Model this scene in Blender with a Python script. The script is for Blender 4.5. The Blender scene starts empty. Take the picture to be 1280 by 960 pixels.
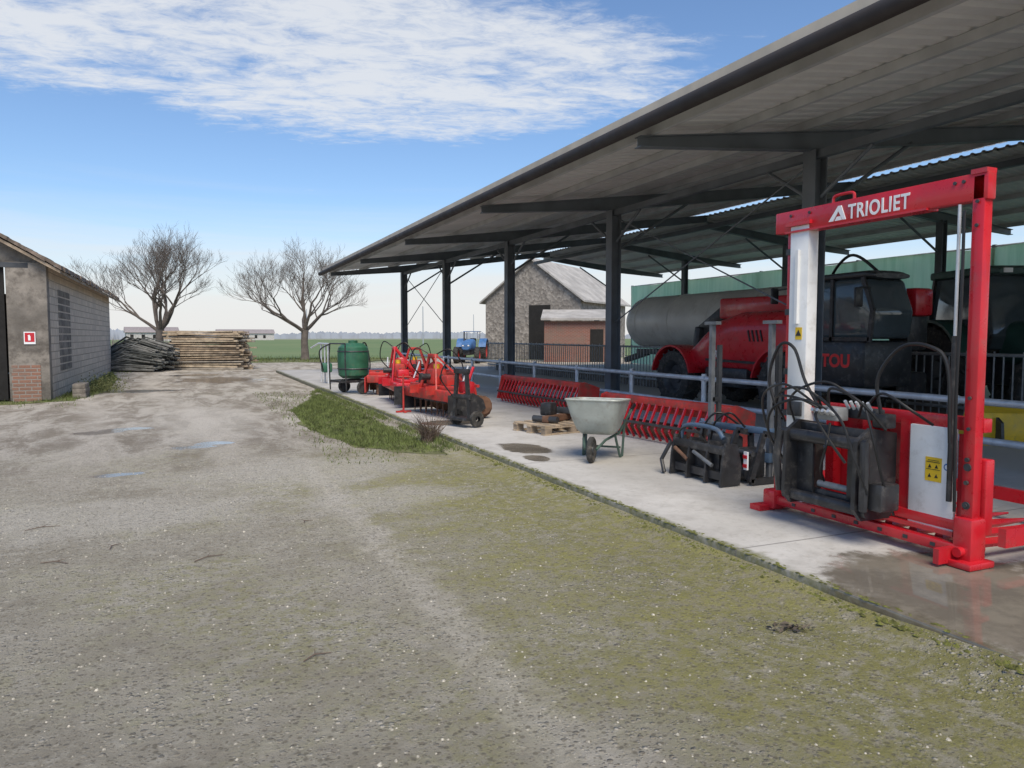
import bpy, bmesh, math, random
from mathutils import Vector, Matrix, Euler, noise as mnoise
R=random.Random(7)
scn=bpy.context.scene
scn.view_settings.view_transform='Standard'; scn.view_settings.look='None'; scn.view_settings.exposure=0
COL=scn.collection
# ------------------------------------------------------------------ nodes
class NT:
    def __init__(s,t): s.t=t
    def n(s,ty,**k):
        x=s.t.nodes.new(ty)
        for a,b in k.items(): setattr(x,a,b)
        return x
    def st(s,sock,v):
        if isinstance(v,bpy.types.NodeSocket): s.t.links.new(v,sock)
        elif v is not None:
            if sock.type=='RGBA' and len(v)==3: v=(*v,1)
            sock.default_value=v
    def math(s,op,a,b=0.0,clamp=False):
        x=s.n('ShaderNodeMath',operation=op,use_clamp=clamp); s.st(x.inputs[0],a); s.st(x.inputs[1],b); return x.outputs[0]
    def mix(s,f,a,b,bt='MIX'):
        x=s.n('ShaderNodeMix',data_type='RGBA',blend_type=bt); s.st(x.inputs[0],f); s.st(x.inputs[6],a); s.st(x.inputs[7],b); return x.outputs[2]
    def noise(s,vec,scale,detail=5,rough=.6,dist=0):
        x=s.n('ShaderNodeTexNoise'); s.st(x.inputs['Vector'],vec); x.inputs['Scale'].default_value=scale
        x.inputs['Detail'].default_value=detail; x.inputs['Roughness'].default_value=rough; x.inputs['Distortion'].default_value=dist
        return x.outputs[0]
    def ramp(s,f,lo,hi,a=0.0,b=1.0):
        x=s.n('ShaderNodeMapRange',interpolation_type='SMOOTHSTEP'); s.st(x.inputs[0],f)
        x.inputs[1].default_value=lo; x.inputs[2].default_value=hi; x.inputs[3].default_value=a; x.inputs[4].default_value=b
        return x.outputs[0]
    def sep(s,v):
        x=s.n('ShaderNodeSeparateXYZ'); s.st(x.inputs[0],v); return x.outputs
    def comb(s,a,b,c):
        x=s.n('ShaderNodeCombineXYZ'); s.st(x.inputs[0],a); s.st(x.inputs[1],b); s.st(x.inputs[2],c); return x.outputs[0]
    def bump(s,h,strength=.3,dist=.02,nrm=None):
        x=s.n('ShaderNodeBump'); s.st(x.inputs['Height'],h); s.st(x.inputs['Strength'],strength); x.inputs['Distance'].default_value=dist
        if nrm: s.st(x.inputs['Normal'],nrm)
        return x.outputs[0]
def newmat(name):
    m=bpy.data.materials.new(name); m.use_nodes=True; nt=NT(m.node_tree)
    return m,nt,m.node_tree.nodes['Principled BSDF'],nt.n('ShaderNodeTexCoord').outputs['Object']
def M(name,c,rough=.6,metal=0,var=.2,scale=3,bump=0,bscale=40,dirt=None,dirtamt=.5,coat=0):
    m,nt,p,tc=newmat(name)
    f=nt.noise(tc,scale,6)
    f=nt.ramp(f,.3,.7)
    a=tuple(x*(1-var) for x in c); b=tuple(min(1,x*(1+var)) for x in c)
    col=nt.mix(f,a,b)
    if dirt:
        g=nt.ramp(nt.noise(tc,scale*2.3,8,.7),.62-.3*dirtamt,.8-.2*dirtamt,0,dirtamt+.2)
        col=nt.mix(g,col,dirt)
    nt.st(p.inputs['Base Color'],col)
    rr=nt.ramp(nt.noise(tc,scale*4,5),.3,.7,max(.03,rough-.12),min(1,rough+.12)); nt.st(p.inputs['Roughness'],rr)
    p.inputs['Metallic'].default_value=metal
    if coat: p.inputs['Coat Weight'].default_value=coat
    if bump: nt.st(p.inputs['Normal'],nt.bump(nt.noise(tc,bscale,6),bump,.02))
    return m
def brickmat(name,axis,c1,c2,mortar,bw,bh,ms=.012,bump=.5,soil=(.12,.1,.08),soilamt=.6):
    m,nt,p,tc=newmat(name); o=nt.sep(tc)
    h={'x':o[1],'y':o[0]}[axis]
    v=nt.comb(h,o[2],0.0)
    b=nt.n('ShaderNodeTexBrick'); nt.st(b.inputs['Vector'],v); b.inputs['Scale'].default_value=1
    b.inputs['Brick Width'].default_value=bw; b.inputs['Row Height'].default_value=bh; b.inputs['Mortar Size'].default_value=ms; b.inputs['Mortar Smooth'].default_value=.3
    nt.st(b.inputs['Color1'],c1); nt.st(b.inputs['Color2'],c2); nt.st(b.inputs['Mortar'],mortar)
    g=nt.ramp(nt.noise(tc,1.1,8,.7),.42,.7,0,soilamt)
    cc=nt.mix(g,b.outputs[0],soil)
    cc=nt.mix(nt.ramp(nt.noise(tc,6,8,.75),.5,.75,0,.4),cc,tuple(k*.6 for k in soil))
    nt.st(p.inputs['Base Color'],cc); p.inputs['Roughness'].default_value=.9
    hh=nt.math('ADD',nt.math('MULTIPLY',b.outputs[1],-1.0),nt.noise(tc,30,5))
    nt.st(p.inputs['Normal'],nt.bump(hh,bump,.02)); return m
# ------------------------------------------------------------------ mesh builder
class MB:
    def __init__(s): s.v=[]; s.f=[]; s.m=[]; s.mats=[]
    def mi(s,mat):
        if mat not in s.mats: s.mats.append(mat)
        return s.mats.index(mat)
    def add(s,vs,fs,mat):
        o=len(s.v); s.v+= [tuple(v) for v in vs]; i=s.mi(mat)
        for f in fs: s.f.append(tuple(o+k for k in f)); s.m.append(i)
    def xf(s,fn): s.v=[tuple(fn(Vector(v))) for v in s.v]
    def box(s,c,d,mat,rot=None,bev=0):
        c=Vector(c); x,y,z=[k/2 for k in d]
        if bev>0:
            bm=bmesh.new(); bmesh.ops.create_cube(bm,size=1)
            for v in bm.verts: v.co=Vector((v.co.x*d[0],v.co.y*d[1],v.co.z*d[2]))
            bmesh.ops.bevel(bm,geom=bm.edges[:],offset=min(bev,min(d)*.45),segments=2,affect='EDGES',profile=.5)
            vs=[v.co.copy() for v in bm.verts]; bm.verts.index_update(); fs=[[v.index for v in f.verts] for f in bm.faces]; bm.free()
        else:
            vs=[Vector((a*x,b*y,e*z)) for a in(-1,1) for b in(-1,1) for e in(-1,1)]
            fs=[(0,1,3,2),(4,6,7,5),(0,4,5,1),(2,3,7,6),(0,2,6,4),(1,5,7,3)]
        if rot is not None:
            if not isinstance(rot,Matrix): rot=Euler(rot).to_matrix()
            vs=[rot@v for v in vs]
        s.add([v+c for v in vs],fs,mat)
    def bar(s,p1,p2,w,h,mat,up=(0,0,1),bev=0):
        p1=Vector(p1);p2=Vector(p2); d=p2-p1; L=d.length; d.normalize(); up=Vector(up)
        side=d.cross(up)
        if side.length<1e-4: side=d.cross(Vector((1,0,0)))
        side.normalize(); u=side.cross(d); m=Matrix((d,side,u)).transposed()
        s.box((p1+p2)/2,(L,w,h),mat,rot=m,bev=bev)
    def tube(s,pts,r,mat,n=8,cap=True):
        pts=[Vector(p) for p in pts]; k=len(pts); rs=r if isinstance(r,(list,tuple)) else [r]*k
        vs=[];fs=[]; ref=None
        for i,p in enumerate(pts):
            d=(pts[min(i+1,k-1)]-pts[max(i-1,0)]).normalized()
            if ref is None: ref=d.orthogonal().normalized()
            ref=(ref-d*ref.dot(d))
            if ref.length<1e-5: ref=d.orthogonal()
            ref.normalize(); b=d.cross(ref)
            for j in range(n):
                a=2*math.pi*j/n; vs.append(p+(ref*math.cos(a)+b*math.sin(a))*rs[i])
        for i in range(k-1):
            for j in range(n):
                fs.append((i*n+j,i*n+(j+1)%n,(i+1)*n+(j+1)%n,(i+1)*n+j))
        if cap: fs.append(tuple(range(n-1,-1,-1))); fs.append(tuple((k-1)*n+j for j in range(n)))
        s.add(vs,fs,mat)
    def cyl(s,p1,p2,r,mat,n=16,r2=None): s.tube([p1,p2],[r,r if r2 is None else r2],mat,n)
    def curve(s,ctrl,r,mat,n=8,seg=8):
        P=[Vector(p) for p in ctrl]; P=[P[0]*2-P[1]]+P+[P[-1]*2-P[-2]]; out=[]
        for i in range(1,len(P)-2):
            for t in range(seg):
                t/=seg; a,b,c,d=P[i-1:i+3]
                out.append(.5*((2*b)+(c-a)*t+(2*a-5*b+4*c-d)*t*t+(3*b-a-3*c+d)*t**3))
        out.append(P[-2]); s.tube(out,r,mat,n)
    def prism(s,poly,axis,lo,hi,mat):
        n=len(poly); vs=[]
        for t in(lo,hi):
            for a,b in poly: vs.append({'x':(t,a,b),'y':(a,t,b),'z':(a,b,t)}[axis])
        fs=[tuple(range(n)),tuple(range(2*n-1,n-1,-1))]+[(i,(i+1)%n,n+(i+1)%n,n+i) for i in range(n)]
        s.add(vs,fs,mat)
    def loft(s,secs,mat,n=28,e=3.5):
        vs=[];fs=[];k=len(secs)
        for x,yc,zc,w,h in secs:
            for j in range(n):
                a=2*math.pi*j/n; c,q=math.cos(a),math.sin(a)
                vs.append((x,yc+w*math.copysign(abs(c)**(2/e),c),zc+h*math.copysign(abs(q)**(2/e),q)))
        for i in range(k-1):
            for j in range(n): fs.append((i*n+j,i*n+(j+1)%n,(i+1)*n+(j+1)%n,(i+1)*n+j))
        fs.append(tuple(range(n))); fs.append(tuple((k-1)*n+j for j in range(n)))
        s.add(vs,fs,mat)
    def lathe(s,prof,org,ax,mat,n=28):
        ax=Vector(ax).normalized(); u=ax.orthogonal().normalized(); w=ax.cross(u); org=Vector(org); vs=[];fs=[];k=len(prof)
        for r,t in prof:
            for j in range(n):
                a=2*math.pi*j/n; vs.append(org+ax*t+(u*math.cos(a)+w*math.sin(a))*max(r,1e-4))
        for i in range(k-1):
            for j in range(n): fs.append((i*n+j,i*n+(j+1)%n,(i+1)*n+(j+1)%n,(i+1)*n+j))
        s.add(vs,fs,mat)
    def split(s,name,parent=None,world=False,**k):
        par=list(range(len(s.v)))
        def fd(a):
            while par[a]!=a: par[a]=par[par[a]]; a=par[a]
            return a
        for f in s.f:
            for q in f[1:]: par[fd(q)]=fd(f[0])
        g={}
        for i,f in enumerate(s.f): g.setdefault(fd(f[0]),[]).append(i)
        for ids in g.values():
            b=MB(); b.mats=s.mats; mp={}
            for i in ids:
                nf=[]
                for q in s.f[i]:
                    if q not in mp: mp[q]=len(b.v); b.v.append(s.v[q])
                    nf.append(mp[q])
                b.f.append(tuple(nf)); b.m.append(s.m[i])
            b.obj(name,parent,world,**k)
    def obj(s,name,parent=None,world=False,smooth=True,bevel=0,**props):
        me=bpy.data.meshes.new(name)
        off=Vector((0,0,0))
        if world and parent is not None: off=Vector(parent.location)
        me.from_pydata([tuple(Vector(v)-off) for v in s.v],[],s.f)
        for m in s.mats: me.materials.append(m)
        me.polygons.foreach_set('material_index',s.m)
        bm=bmesh.new(); bm.from_mesh(me); bmesh.ops.recalc_face_normals(bm,faces=bm.faces[:])
        if bevel: 
            es=[e for e in bm.edges if len(e.link_faces)==2 and e.calc_face_angle(0)>math.radians(25)]
            bmesh.ops.bevel(bm,geom=es,offset=bevel,segments=3,affect='EDGES',profile=.5)
        if smooth:
            for f in bm.faces: f.smooth=True
            for e in bm.edges:
                if len(e.link_faces)==2 and e.calc_face_angle(0)>math.radians(38): e.smooth=False
        bm.to_mesh(me); bm.free()
        o=bpy.data.objects.new(name,me); COL.objects.link(o)
        if parent is not None: o.parent=parent
        for k,v in props.items(): o[k]=v
        return o
def thing(name,label,cat,loc=(0,0,0),rz=0,group=None):
    o=bpy.data.objects.new(name,None); o.empty_display_size=.2; o.location=loc; o.rotation_euler=(0,0,rz); COL.objects.link(o)
    o['label']=label; o['category']=cat
    if group: o['group']=group
    return o
def part(name,parent,loc=(0,0,0)):
    o=bpy.data.objects.new(name,None); o.empty_display_size=.1; o.location=loc; o.parent=parent; COL.objects.link(o); return o
def text(name,body,parent,mtx,size,mat,ext=.002,world=True,bold=0,sx=1,sp=1.0):
    cu=bpy.data.curves.new(name,'FONT'); cu.body=body; cu.size=size; cu.extrude=ext; cu.offset=bold; cu.space_character=sp
    t=bpy.data.objects.new(name,cu); COL.objects.link(t); bpy.context.view_layer.update()
    me=bpy.data.meshes.new_from_object(t.evaluated_get(bpy.context.evaluated_depsgraph_get()))
    bpy.data.objects.remove(t)
    for v in me.vertices: v.co.x*=sx
    mm=mtx.copy()
    if world: mm.translation=mm.translation-Vector(parent.location)
    me.transform(mm); me.materials.clear(); me.materials.append(mat)
    o=bpy.data.objects.new(name,me); o.parent=parent; COL.objects.link(o); return o
def frame(x,y,z,t):
    m=Matrix((x,y,z)).transposed().to_4x4(); m.translation=Vector(t); return m
# ------------------------------------------------------------------ materials
STEEL=M('painted_steel_grey',(.13,.145,.16),.55,.05,.2,2)
PURL=M('galvanised_purlin',(.45,.46,.46),.5,.1,.15,2)
STEELD=M('dark_steel',(.06,.063,.068),.5,.3,.3,3,dirt=(.14,.12,.1),dirtamt=.4)
POSTG=M('dull_grey_steel',(.15,.16,.17),.55,.2,.25,6,dirt=(.09,.085,.08),dirtamt=.4)
GALV=M('galvanised_steel',(.62,.64,.66),.45,.35,.15,6)
GALVD=M('weathered_galvanised',(.33,.34,.35),.55,.3,.25,6,dirt=(.17,.16,.15),dirtamt=.4)
RED=M('red_paint',(.54,.014,.024),.35,0,.15,2,coat=.3,dirt=(.3,.08,.07),dirtamt=.35)
RED2=M('weathered_red_paint',(.5,.035,.028),.5,0,.3,3,dirt=(.17,.07,.05),dirtamt=.6)
WHITE=M('white_paint',(.8,.8,.78),.4,0,.06,3,dirt=(.55,.52,.47),dirtamt=.4)
WHITET=M('white_lettering',(.85,.85,.85),.5,0,.02,3)
BLACK=M('black_paint',(.028,.028,.03),.4,0,.3,4,dirt=(.14,.13,.12),dirtamt=.4)
RUBBER=M('rubber',(.035,.034,.032),.8,0,.3,6,bump=.2,dirt=(.16,.14,.12),dirtamt=.5)
HOSE=M('black_hose',(.012,.012,.013),.45,0,.2,6)
GLASS=M('dark_tinted_glass',(.07,.09,.1),.06,0,.2,1,coat=.5)
YEL=M('yellow_paint',(.8,.52,.03),.4,0,.15,3,dirt=(.3,.2,.08),dirtamt=.3)
BLUE=M('blue_paint',(.06,.16,.36),.5,0,.2,3,dirt=(.2,.17,.14),dirtamt=.3)
BLUEG=M('blue_grey_paint',(.08,.13,.2),.5,.1,.2,3,dirt=(.15,.12,.1),dirtamt=.4)
GREEN=M('green_tank_plastic',(.03,.125,.07),.45,0,.2,3,dirt=(.1,.13,.08),dirtamt=.4)
GREEND=M('dark_green_paint',(.03,.08,.065),.45,0,.2,3)
WOOD=M('weathered_timber',(.3,.235,.17),.9,0,.35,4,bump=.4,bscale=30,dirt=(.1,.08,.06),dirtamt=.4)
WOODL=M('pale_timber',(.42,.33,.23),.9,0,.3,5,bump=.3)
RUST=M('rusty_steel',(.17,.09,.055),.85,.1,.4,5,bump=.3)
CREAM=M('cream_roof_edge',(.55,.48,.38),.75,0,.12,2)
GUT=M('dark_gutter',(.03,.025,.024),.75,0,.2,1)
TANK=M('silver_tank',(.72,.71,.69),.45,.1,.12,1.2,dirt=(.5,.48,.45),dirtamt=.4)
BARK=M('bark',(.135,.112,.095),.95,0,.3,3,bump=.5)
CONC=M('rough_render',(.23,.205,.175),.95,0,.4,1.3,bump=.5,bscale=25,dirt=(.11,.095,.08),dirtamt=.7)  # render colour lowered; the shaded look of the gable front is painted in
TILE=M('old_roof_tile',(.19,.145,.115),.95,0,.45,5,bump=.5,bscale=10,dirt=(.1,.095,.07),dirtamt=.5)
BUCK=M('grey_green_tray',(.45,.48,.44),.45,.1,.12,5,dirt=(.32,.3,.26),dirtamt=.5)
DKGRN=M('wheelbarrow_green',(.06,.1,.08),.5,0,.2,5)
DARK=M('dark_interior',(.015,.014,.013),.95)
m,nt,p,tc=newmat('ribbed_roof_sheet'); o=nt.sep(tc)
g=nt.ramp(nt.noise(tc,.8,6,.7),.35,.7); nt.st(p.inputs['Base Color'],nt.mix(g,(.62,.61,.58),(.74,.73,.7))); p.inputs['Roughness'].default_value=.6
ROOF=m
m,nt,p,tc=newmat('green_windbreak_net'); o=nt.sep(tc)
st=nt.noise(nt.comb(nt.math('MULTIPLY',o[1],3.0),nt.math('MULTIPLY',o[1],3.0),nt.math('MULTIPLY',o[2],.35)),1.2,5)
cc=nt.mix(nt.ramp(st,.3,.7),(.28,.52,.37),(.4,.64,.48)); cc=nt.mix(nt.ramp(nt.noise(tc,.5,6,.7),.4,.7,0,.5),cc,(.45,.6,.46)); nt.st(p.inputs['Base Color'],cc); p.inputs['Roughness'].default_value=.8
tr=nt.n('ShaderNodeBsdfTranslucent'); nt.st(tr.inputs[0],cc); mx=nt.n('ShaderNodeMixShader'); mx.inputs[0].default_value=.55
nt.t.links.new(p.outputs[0],mx.inputs[1]); nt.t.links.new(tr.outputs[0],mx.inputs[2]); nt.t.links.new(mx.outputs[0],m.node_tree.nodes['Material Output'].inputs[0])
NET=m
BRICKSIDE=brickmat('block_wall_side','x',(.66,.56,.45),(.54,.46,.37),(.33,.28,.22),.4,.2,.016,soil=(.45,.38,.31),soilamt=.75)  # block colours raised and warmed; the side wall's lit look is painted in
BRICKRED=brickmat('red_brick','y',(.28,.1,.065),(.22,.085,.06),(.28,.24,.21),.24,.08,.012,soil=(.2,.15,.12),soilamt=.7)
BRICKLOW=brickmat('old_wall_brick','y',(.3,.15,.1),(.24,.13,.09),(.28,.25,.22),.26,.09,.014,soil=(.2,.17,.14),soilamt=.7)
m,nt,p,tc=newmat('rubble_stone')
v=nt.n('ShaderNodeTexVoronoi'); nt.st(v.inputs['Vector'],tc); v.inputs['Scale'].default_value=6
s1=nt.mix(nt.sep(v.outputs['Color'])[0],(.17,.15,.13),(.36,.325,.285)); s1=nt.mix(nt.ramp(nt.noise(tc,.7,6),.4,.7,0,.6),s1,(.2,.18,.155))
nt.st(p.inputs['Base Color'],s1); p.inputs['Roughness'].default_value=.95; nt.st(p.inputs['Normal'],nt.bump(v.outputs['Distance'],.6,.05)); RUBBLE=m
def spot(nt,o,nz,px,py,rx,ry,soft=.5,amp=1.8):
    a=nt.math('DIVIDE',nt.math('SUBTRACT',o[0],px),rx); b=nt.math('DIVIDE',nt.math('SUBTRACT',o[1],py),ry)
    d=nt.math('SQRT',nt.math('ADD',nt.math('MULTIPLY',a,a),nt.math('MULTIPLY',b,b)))
    d=nt.math('ADD',d,nt.math('MULTIPLY',nt.math('SUBTRACT',nz,.5),amp))
    return nt.ramp(d,1-soft*.5,1+soft*.5,1.0,0.0)
# yard
m,nt,p,tc=newmat('worn_aggregate_yard'); o=nt.sep(tc)
n1=nt.noise(tc,.35,6,.65); n2=nt.noise(tc,1.6,8,.7); n3=nt.noise(tc,9,8,.75); n6=nt.noise(tc,28,8,.85)
col=nt.mix(nt.ramp(n1,.35,.65),(.39,.35,.275),(.52,.48,.395))
col=nt.mix(nt.ramp(n2,.4,.62,0,.6),col,(.3,.265,.2))
col=nt.mix(nt.ramp(n3,.47,.7,0,.65),col,(.62,.58,.49))
mossx=nt.ramp(nt.math('ADD',o[0],nt.math('MULTIPLY',nt.math('SUBTRACT',n2,.5),4.2)),.5,2.9)
mossy=nt.ramp(o[1],9.0,12,1.0,.2)
moss=nt.math('MULTIPLY',nt.math('MULTIPLY',mossx,mossy),nt.ramp(n3,.36,.58,.2,1))
col=nt.mix(nt.math('MULTIPLY',moss,.85),col,nt.mix(nt.ramp(n2,.35,.65),(.19,.185,.03),(.33,.31,.07)))
m2=nt.math('MULTIPLY',nt.ramp(n1,.44,.58),nt.ramp(n3,.4,.62,0,.7)); m2=nt.math('MULTIPLY',m2,nt.ramp(o[0],-3,.3,.2,1)); col=nt.mix(m2,col,(.28,.26,.09))
mud=nt.math('MULTIPLY',nt.ramp(nt.math('ADD',o[1],nt.math('MULTIPLY',n2,6.0)),10.5,16),.85)
nm=nt.noise(nt.comb(nt.math('MULTIPLY',o[0],1.6),nt.math('MULTIPLY',o[1],.5),0.0),1.1,8,.72,.6)
col=nt.mix(mud,col,nt.mix(nt.ramp(nt.math('ADD',nt.math('MULTIPLY',nm,.7),nt.math('MULTIPLY',n3,.3)),.42,.58),(.22,.185,.145),(.52,.475,.41)))
for cx,amp_ in((-.35,.45),(-2.1,.4)):
    tx=nt.math('ABSOLUTE',nt.math('ADD',nt.math('SUBTRACT',o[0],nt.math('ADD',nt.math('MULTIPLY',nt.math('SINE',nt.math('MULTIPLY',o[1],.16)),.9),cx)),nt.math('MULTIPLY',nt.math('SUBTRACT',n2,.5),.8)))
    col=nt.mix(nt.math('MULTIPLY',nt.ramp(tx,.1,.4,amp_,0),nt.ramp(o[1],7,12)),col,(.56,.51,.44))
jd=nt.math('ABSOLUTE',nt.math('ADD',nt.math('SUBTRACT',o[0],1.32),nt.math('MULTIPLY',nt.math('SUBTRACT',n2,.5),.8)))
jm=nt.math('MULTIPLY',nt.ramp(jd,.02,.24,.75,0),nt.ramp(n3,.35,.6,.15,1)); jm=nt.math('MULTIPLY',jm,nt.ramp(o[1],8,11,1,0))
col=nt.mix(jm,col,(.62,.57,.49))
for q in ((1.2,9.0,1.3,.9),(1.7,7.2,.8,.5),(-.8,7.4,1.4,.7),(.3,15,.9,3)):
    sp_=spot(nt,o,n2,*q,soft=.9); col=nt.mix(nt.math('MULTIPLY',sp_,.5),col,(.6,.56,.49))
heights=None
for sc,th,amt in((30,.55,1),(62,.4,.9)):
    v=nt.n('ShaderNodeTexVoronoi'); nt.st(v.inputs['Vector'],tc); v.inputs['Scale'].default_value=sc
    cs=nt.sep(v.outputs['Color']); pk=nt.math('MULTIPLY',nt.ramp(cs[0],th,th+.03),nt.ramp(v.outputs['Distance'],.2,.42,1,0))
    pk=nt.math('MULTIPLY',pk,nt.ramp(n2,.32,.58,1,.25)); pk=nt.math('MULTIPLY',pk,nt.ramp(o[1],10,18,1,.2))
    col=nt.mix(nt.math('MULTIPLY',pk,amt),col,nt.mix(nt.ramp(cs[1],.1,1),(.3,.265,.21),(.78,.73,.63)))
    dk=nt.math('MULTIPLY',nt.ramp(cs[2],.68,.72),nt.ramp(v.outputs['Distance'],.2,.46,.65,0)); dk=nt.math('MULTIPLY',dk,nt.math('SUBTRACT',1.0,pk)); dk=nt.math('MULTIPLY',dk,nt.ramp(o[1],10,18,1,.3)); col=nt.mix(dk,col,(.15,.13,.09))
    heights=pk if heights is None else nt.math('ADD',heights,nt.math('MULTIPLY',pk,.6))
col=nt.mix(nt.ramp(n6,.54,.7,0,.5),col,(.17,.15,.105)); col=nt.mix(nt.ramp(n6,.3,.42,.35,0),col,(.66,.62,.54))
wet=None
for q in((-1.4,14,.35,.3),(-1.0,14.3,.5,.2),(.05,11.6,.35,.2),(.3,11.9,.3,.2),(-.8,9.6,.3,.13),(-3,12.4,.5,.2),(-1.5,24,1.5,.7),(1.0,29,1.5,2),(.3,33,1.2,.8)):
    w=spot(nt,o,n2,*q,amp=3.0); wet=w if wet is None else nt.math('MAXIMUM',wet,w)
damp=nt.math('MULTIPLY',wet,.65); col=nt.mix(damp,col,(.15,.125,.1))
nt.st(p.inputs['Base Color'],col)
nt.st(p.inputs['Roughness'],nt.math('SUBTRACT',.95,nt.math('MULTIPLY',nt.ramp(wet,.6,.95),.86)))
hh=nt.math('ADD',nt.math('MULTIPLY',heights,.9),nt.math('ADD',nt.math('MULTIPLY',n3,1.2),nt.math('MULTIPLY',n6,.9)))
nt.st(p.inputs['Normal'],nt.bump(hh,nt.math('SUBTRACT',1.0,nt.math('MULTIPLY',nt.ramp(wet,.5,.85),.98)),.03)); YARD=m
# slab
m,nt,p,tc=newmat('pale_concrete_slab'); o=nt.sep(tc)
n1=nt.noise(tc,.5,7,.65); n2=nt.noise(tc,2.2,8,.7); n3=nt.noise(tc,14,8,.75)
col=nt.mix(nt.ramp(n1,.35,.65),(.41,.39,.355),(.53,.51,.475)); col=nt.mix(nt.ramp(n2,.45,.7,0,.6),col,(.32,.3,.27)); col=nt.mix(nt.ramp(n3,.5,.72,0,.5),col,(.25,.23,.2))
inn=nt.ramp(o[0],7.8,9.0); col=nt.mix(inn,col,(.42,.4,.36))
ed=nt.ramp(nt.math('ADD',o[0],nt.math('MULTIPLY',nt.math('SUBTRACT',n2,.5),.5)),3.51,3.62,1,0); col=nt.mix(nt.math('MULTIPLY',ed,nt.ramp(n3,.35,.6,.5,1)),col,nt.mix(nt.ramp(n3,.35,.6),(.06,.065,.02),(.17,.165,.08)))
for yy in (4.1,7.9,11.9,15.9,19.9):
    j=nt.ramp(nt.math('ABSOLUTE',nt.math('SUBTRACT',o[1],yy)),.006,.014,.7,0); col=nt.mix(j,col,(.15,.14,.13))
wet=None
for q in((4.15,2.75,.75,.95),(5.2,2.2,1.2,.9),(4.1,9.0,.3,.5),(3.9,8.2,.15,.25),(4.1,12.2,.5,.35),(4.4,1.2,1.4,1.0)):
    w=spot(nt,o,n2,*q,soft=.25,amp=1.1); wet=w if wet is None else nt.math('MAXIMUM',wet,w)
col=nt.mix(nt.math('MULTIPLY',wet,.9),col,nt.mix(nt.ramp(n2,.4,.6),(.1,.082,.06),(.17,.145,.11))); nt.st(p.inputs['Base Color'],col)
nt.st(p.inputs['Roughness'],nt.math('SUBTRACT',.75,nt.math('MULTIPLY',nt.ramp(wet,.2,.6),.73))); nt.st(p.inputs['Specular IOR Level'],nt.ramp(wet,.2,.7,.5,1.0))
nt.st(p.inputs['Normal'],nt.bump(nt.math('ADD',n3,n2),nt.math('SUBTRACT',.35,nt.math('MULTIPLY',nt.ramp(wet,.1,.5),.35)),.01)); SLAB=m
m,nt,p,tc=newmat('field_grass')
col=nt.mix(nt.ramp(nt.noise(tc,.04,6,.7),.35,.65),(.1,.17,.055),(.15,.2,.075)); col=nt.mix(nt.ramp(nt.noise(tc,.9,6,.7),.4,.7,0,.5),col,(.17,.17,.09))
nt.st(p.inputs['Base Color'],col); p.inputs['Roughness'].default_value=1; FIELD=m
m,nt,p,tc=newmat('far_farmland')
col=nt.mix(nt.ramp(nt.noise(tc,.02,6,.7),.35,.65),(.2,.23,.14),(.3,.28,.21)); nt.st(p.inputs['Base Color'],col); p.inputs['Roughness'].default_value=1; FARM=m
GRASS=M('grass_blades',(.115,.145,.04),.85,0,.5,5); VERGE=M('verge_soil_grass',(.13,.14,.05),.95,0,.4,5,bump=.6,dirt=(.19,.165,.1),dirtamt=.5)
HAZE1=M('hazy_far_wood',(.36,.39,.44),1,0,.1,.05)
HOUSE=M('far_house_wall',(.5,.47,.45),.9); HROOF=M('far_house_roof',(.3,.26,.25),.9); HAZE2=M('hazy_tree_mass',(.19,.17,.15),1,0,.2,.3)
# ------------------------------------------------------------------ ground
def sheet(name,poly,z,mat,**pr):
    b=MB(); b.add([(x,y,z) for x,y in poly],[tuple(range(len(poly)))],mat); return b.obj(name,smooth=False,**pr)
sheet('ground',[(-3000,-500),(3000,-500),(3000,4500),(-3000,4500)],-.03,FARM,kind='structure')
yp=[(-40,-20),(30,-20),(30,34)]
for i in range(30):
    t=i/29; x=28-58*t; yp.append((x,47+3*math.sin(x*.5)+R.uniform(-.7,.7)-(6 if x<-8 else 0)))
sheet('yard_pavement',yp,0,YARD,kind='structure')
sheet('field',[(2.5,53),(40,51.5),(400,60),(400,320),(-200,320),(-200,90),(-6,75)],.004,FIELD,kind='structure')
b=MB(); b.box((14,13,.05),(21,42,.1),SLAB,bev=.015); b.obj('concrete_apron',kind='structure')
b=MB(); vs=[]; N_=160
for i in range(N_+1):
    y=-6+i*.175; hgt=.05+.045*max(0,min(1,(3.1-y)/1.1))+.012*mnoise.noise(Vector((y*1.5,0,0))); wd=.5+.15*mnoise.noise(Vector((y*.8,5,0)))
    if y>20: hgt*=max(0.1,(22.5-y)/2.5)
    for k in range(9):
        t=k/8; x=3.503-wd*(1-t); vs.append((x,y,-.006+(hgt+.006)*t*t*(1.5-.5*t)+.006*mnoise.noise(Vector((x*6,y*6,0)))*t))
b.add(vs,[(i*9+k,i*9+k+1,i*9+k+10,i*9+k+9) for i in range(N_) for k in range(8)],YARD); b.obj('yard_edge_bank',kind='structure')
def inpoly(x,y,P):
    c=False;n=len(P)
    for i in range(n):
        x1,y1=P[i];x2,y2=P[i-1]
        if (y1>y)!=(y2>y) and x<(x2-x1)*(y-y1)/(y2-y1)+x1: c=not c
    return c
def jag(P,a,step=.35):
    out=[]
    for i in range(len(P)):
        p,q=Vector(P[i]),Vector(P[(i+1)%len(P)]); k=max(1,int((q-p).length/step))
        for t in range(k): 
            v=p.lerp(q,t/k); out.append((v.x+R.uniform(-a,a),v.y+R.uniform(-a,a)))
    return out
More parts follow.
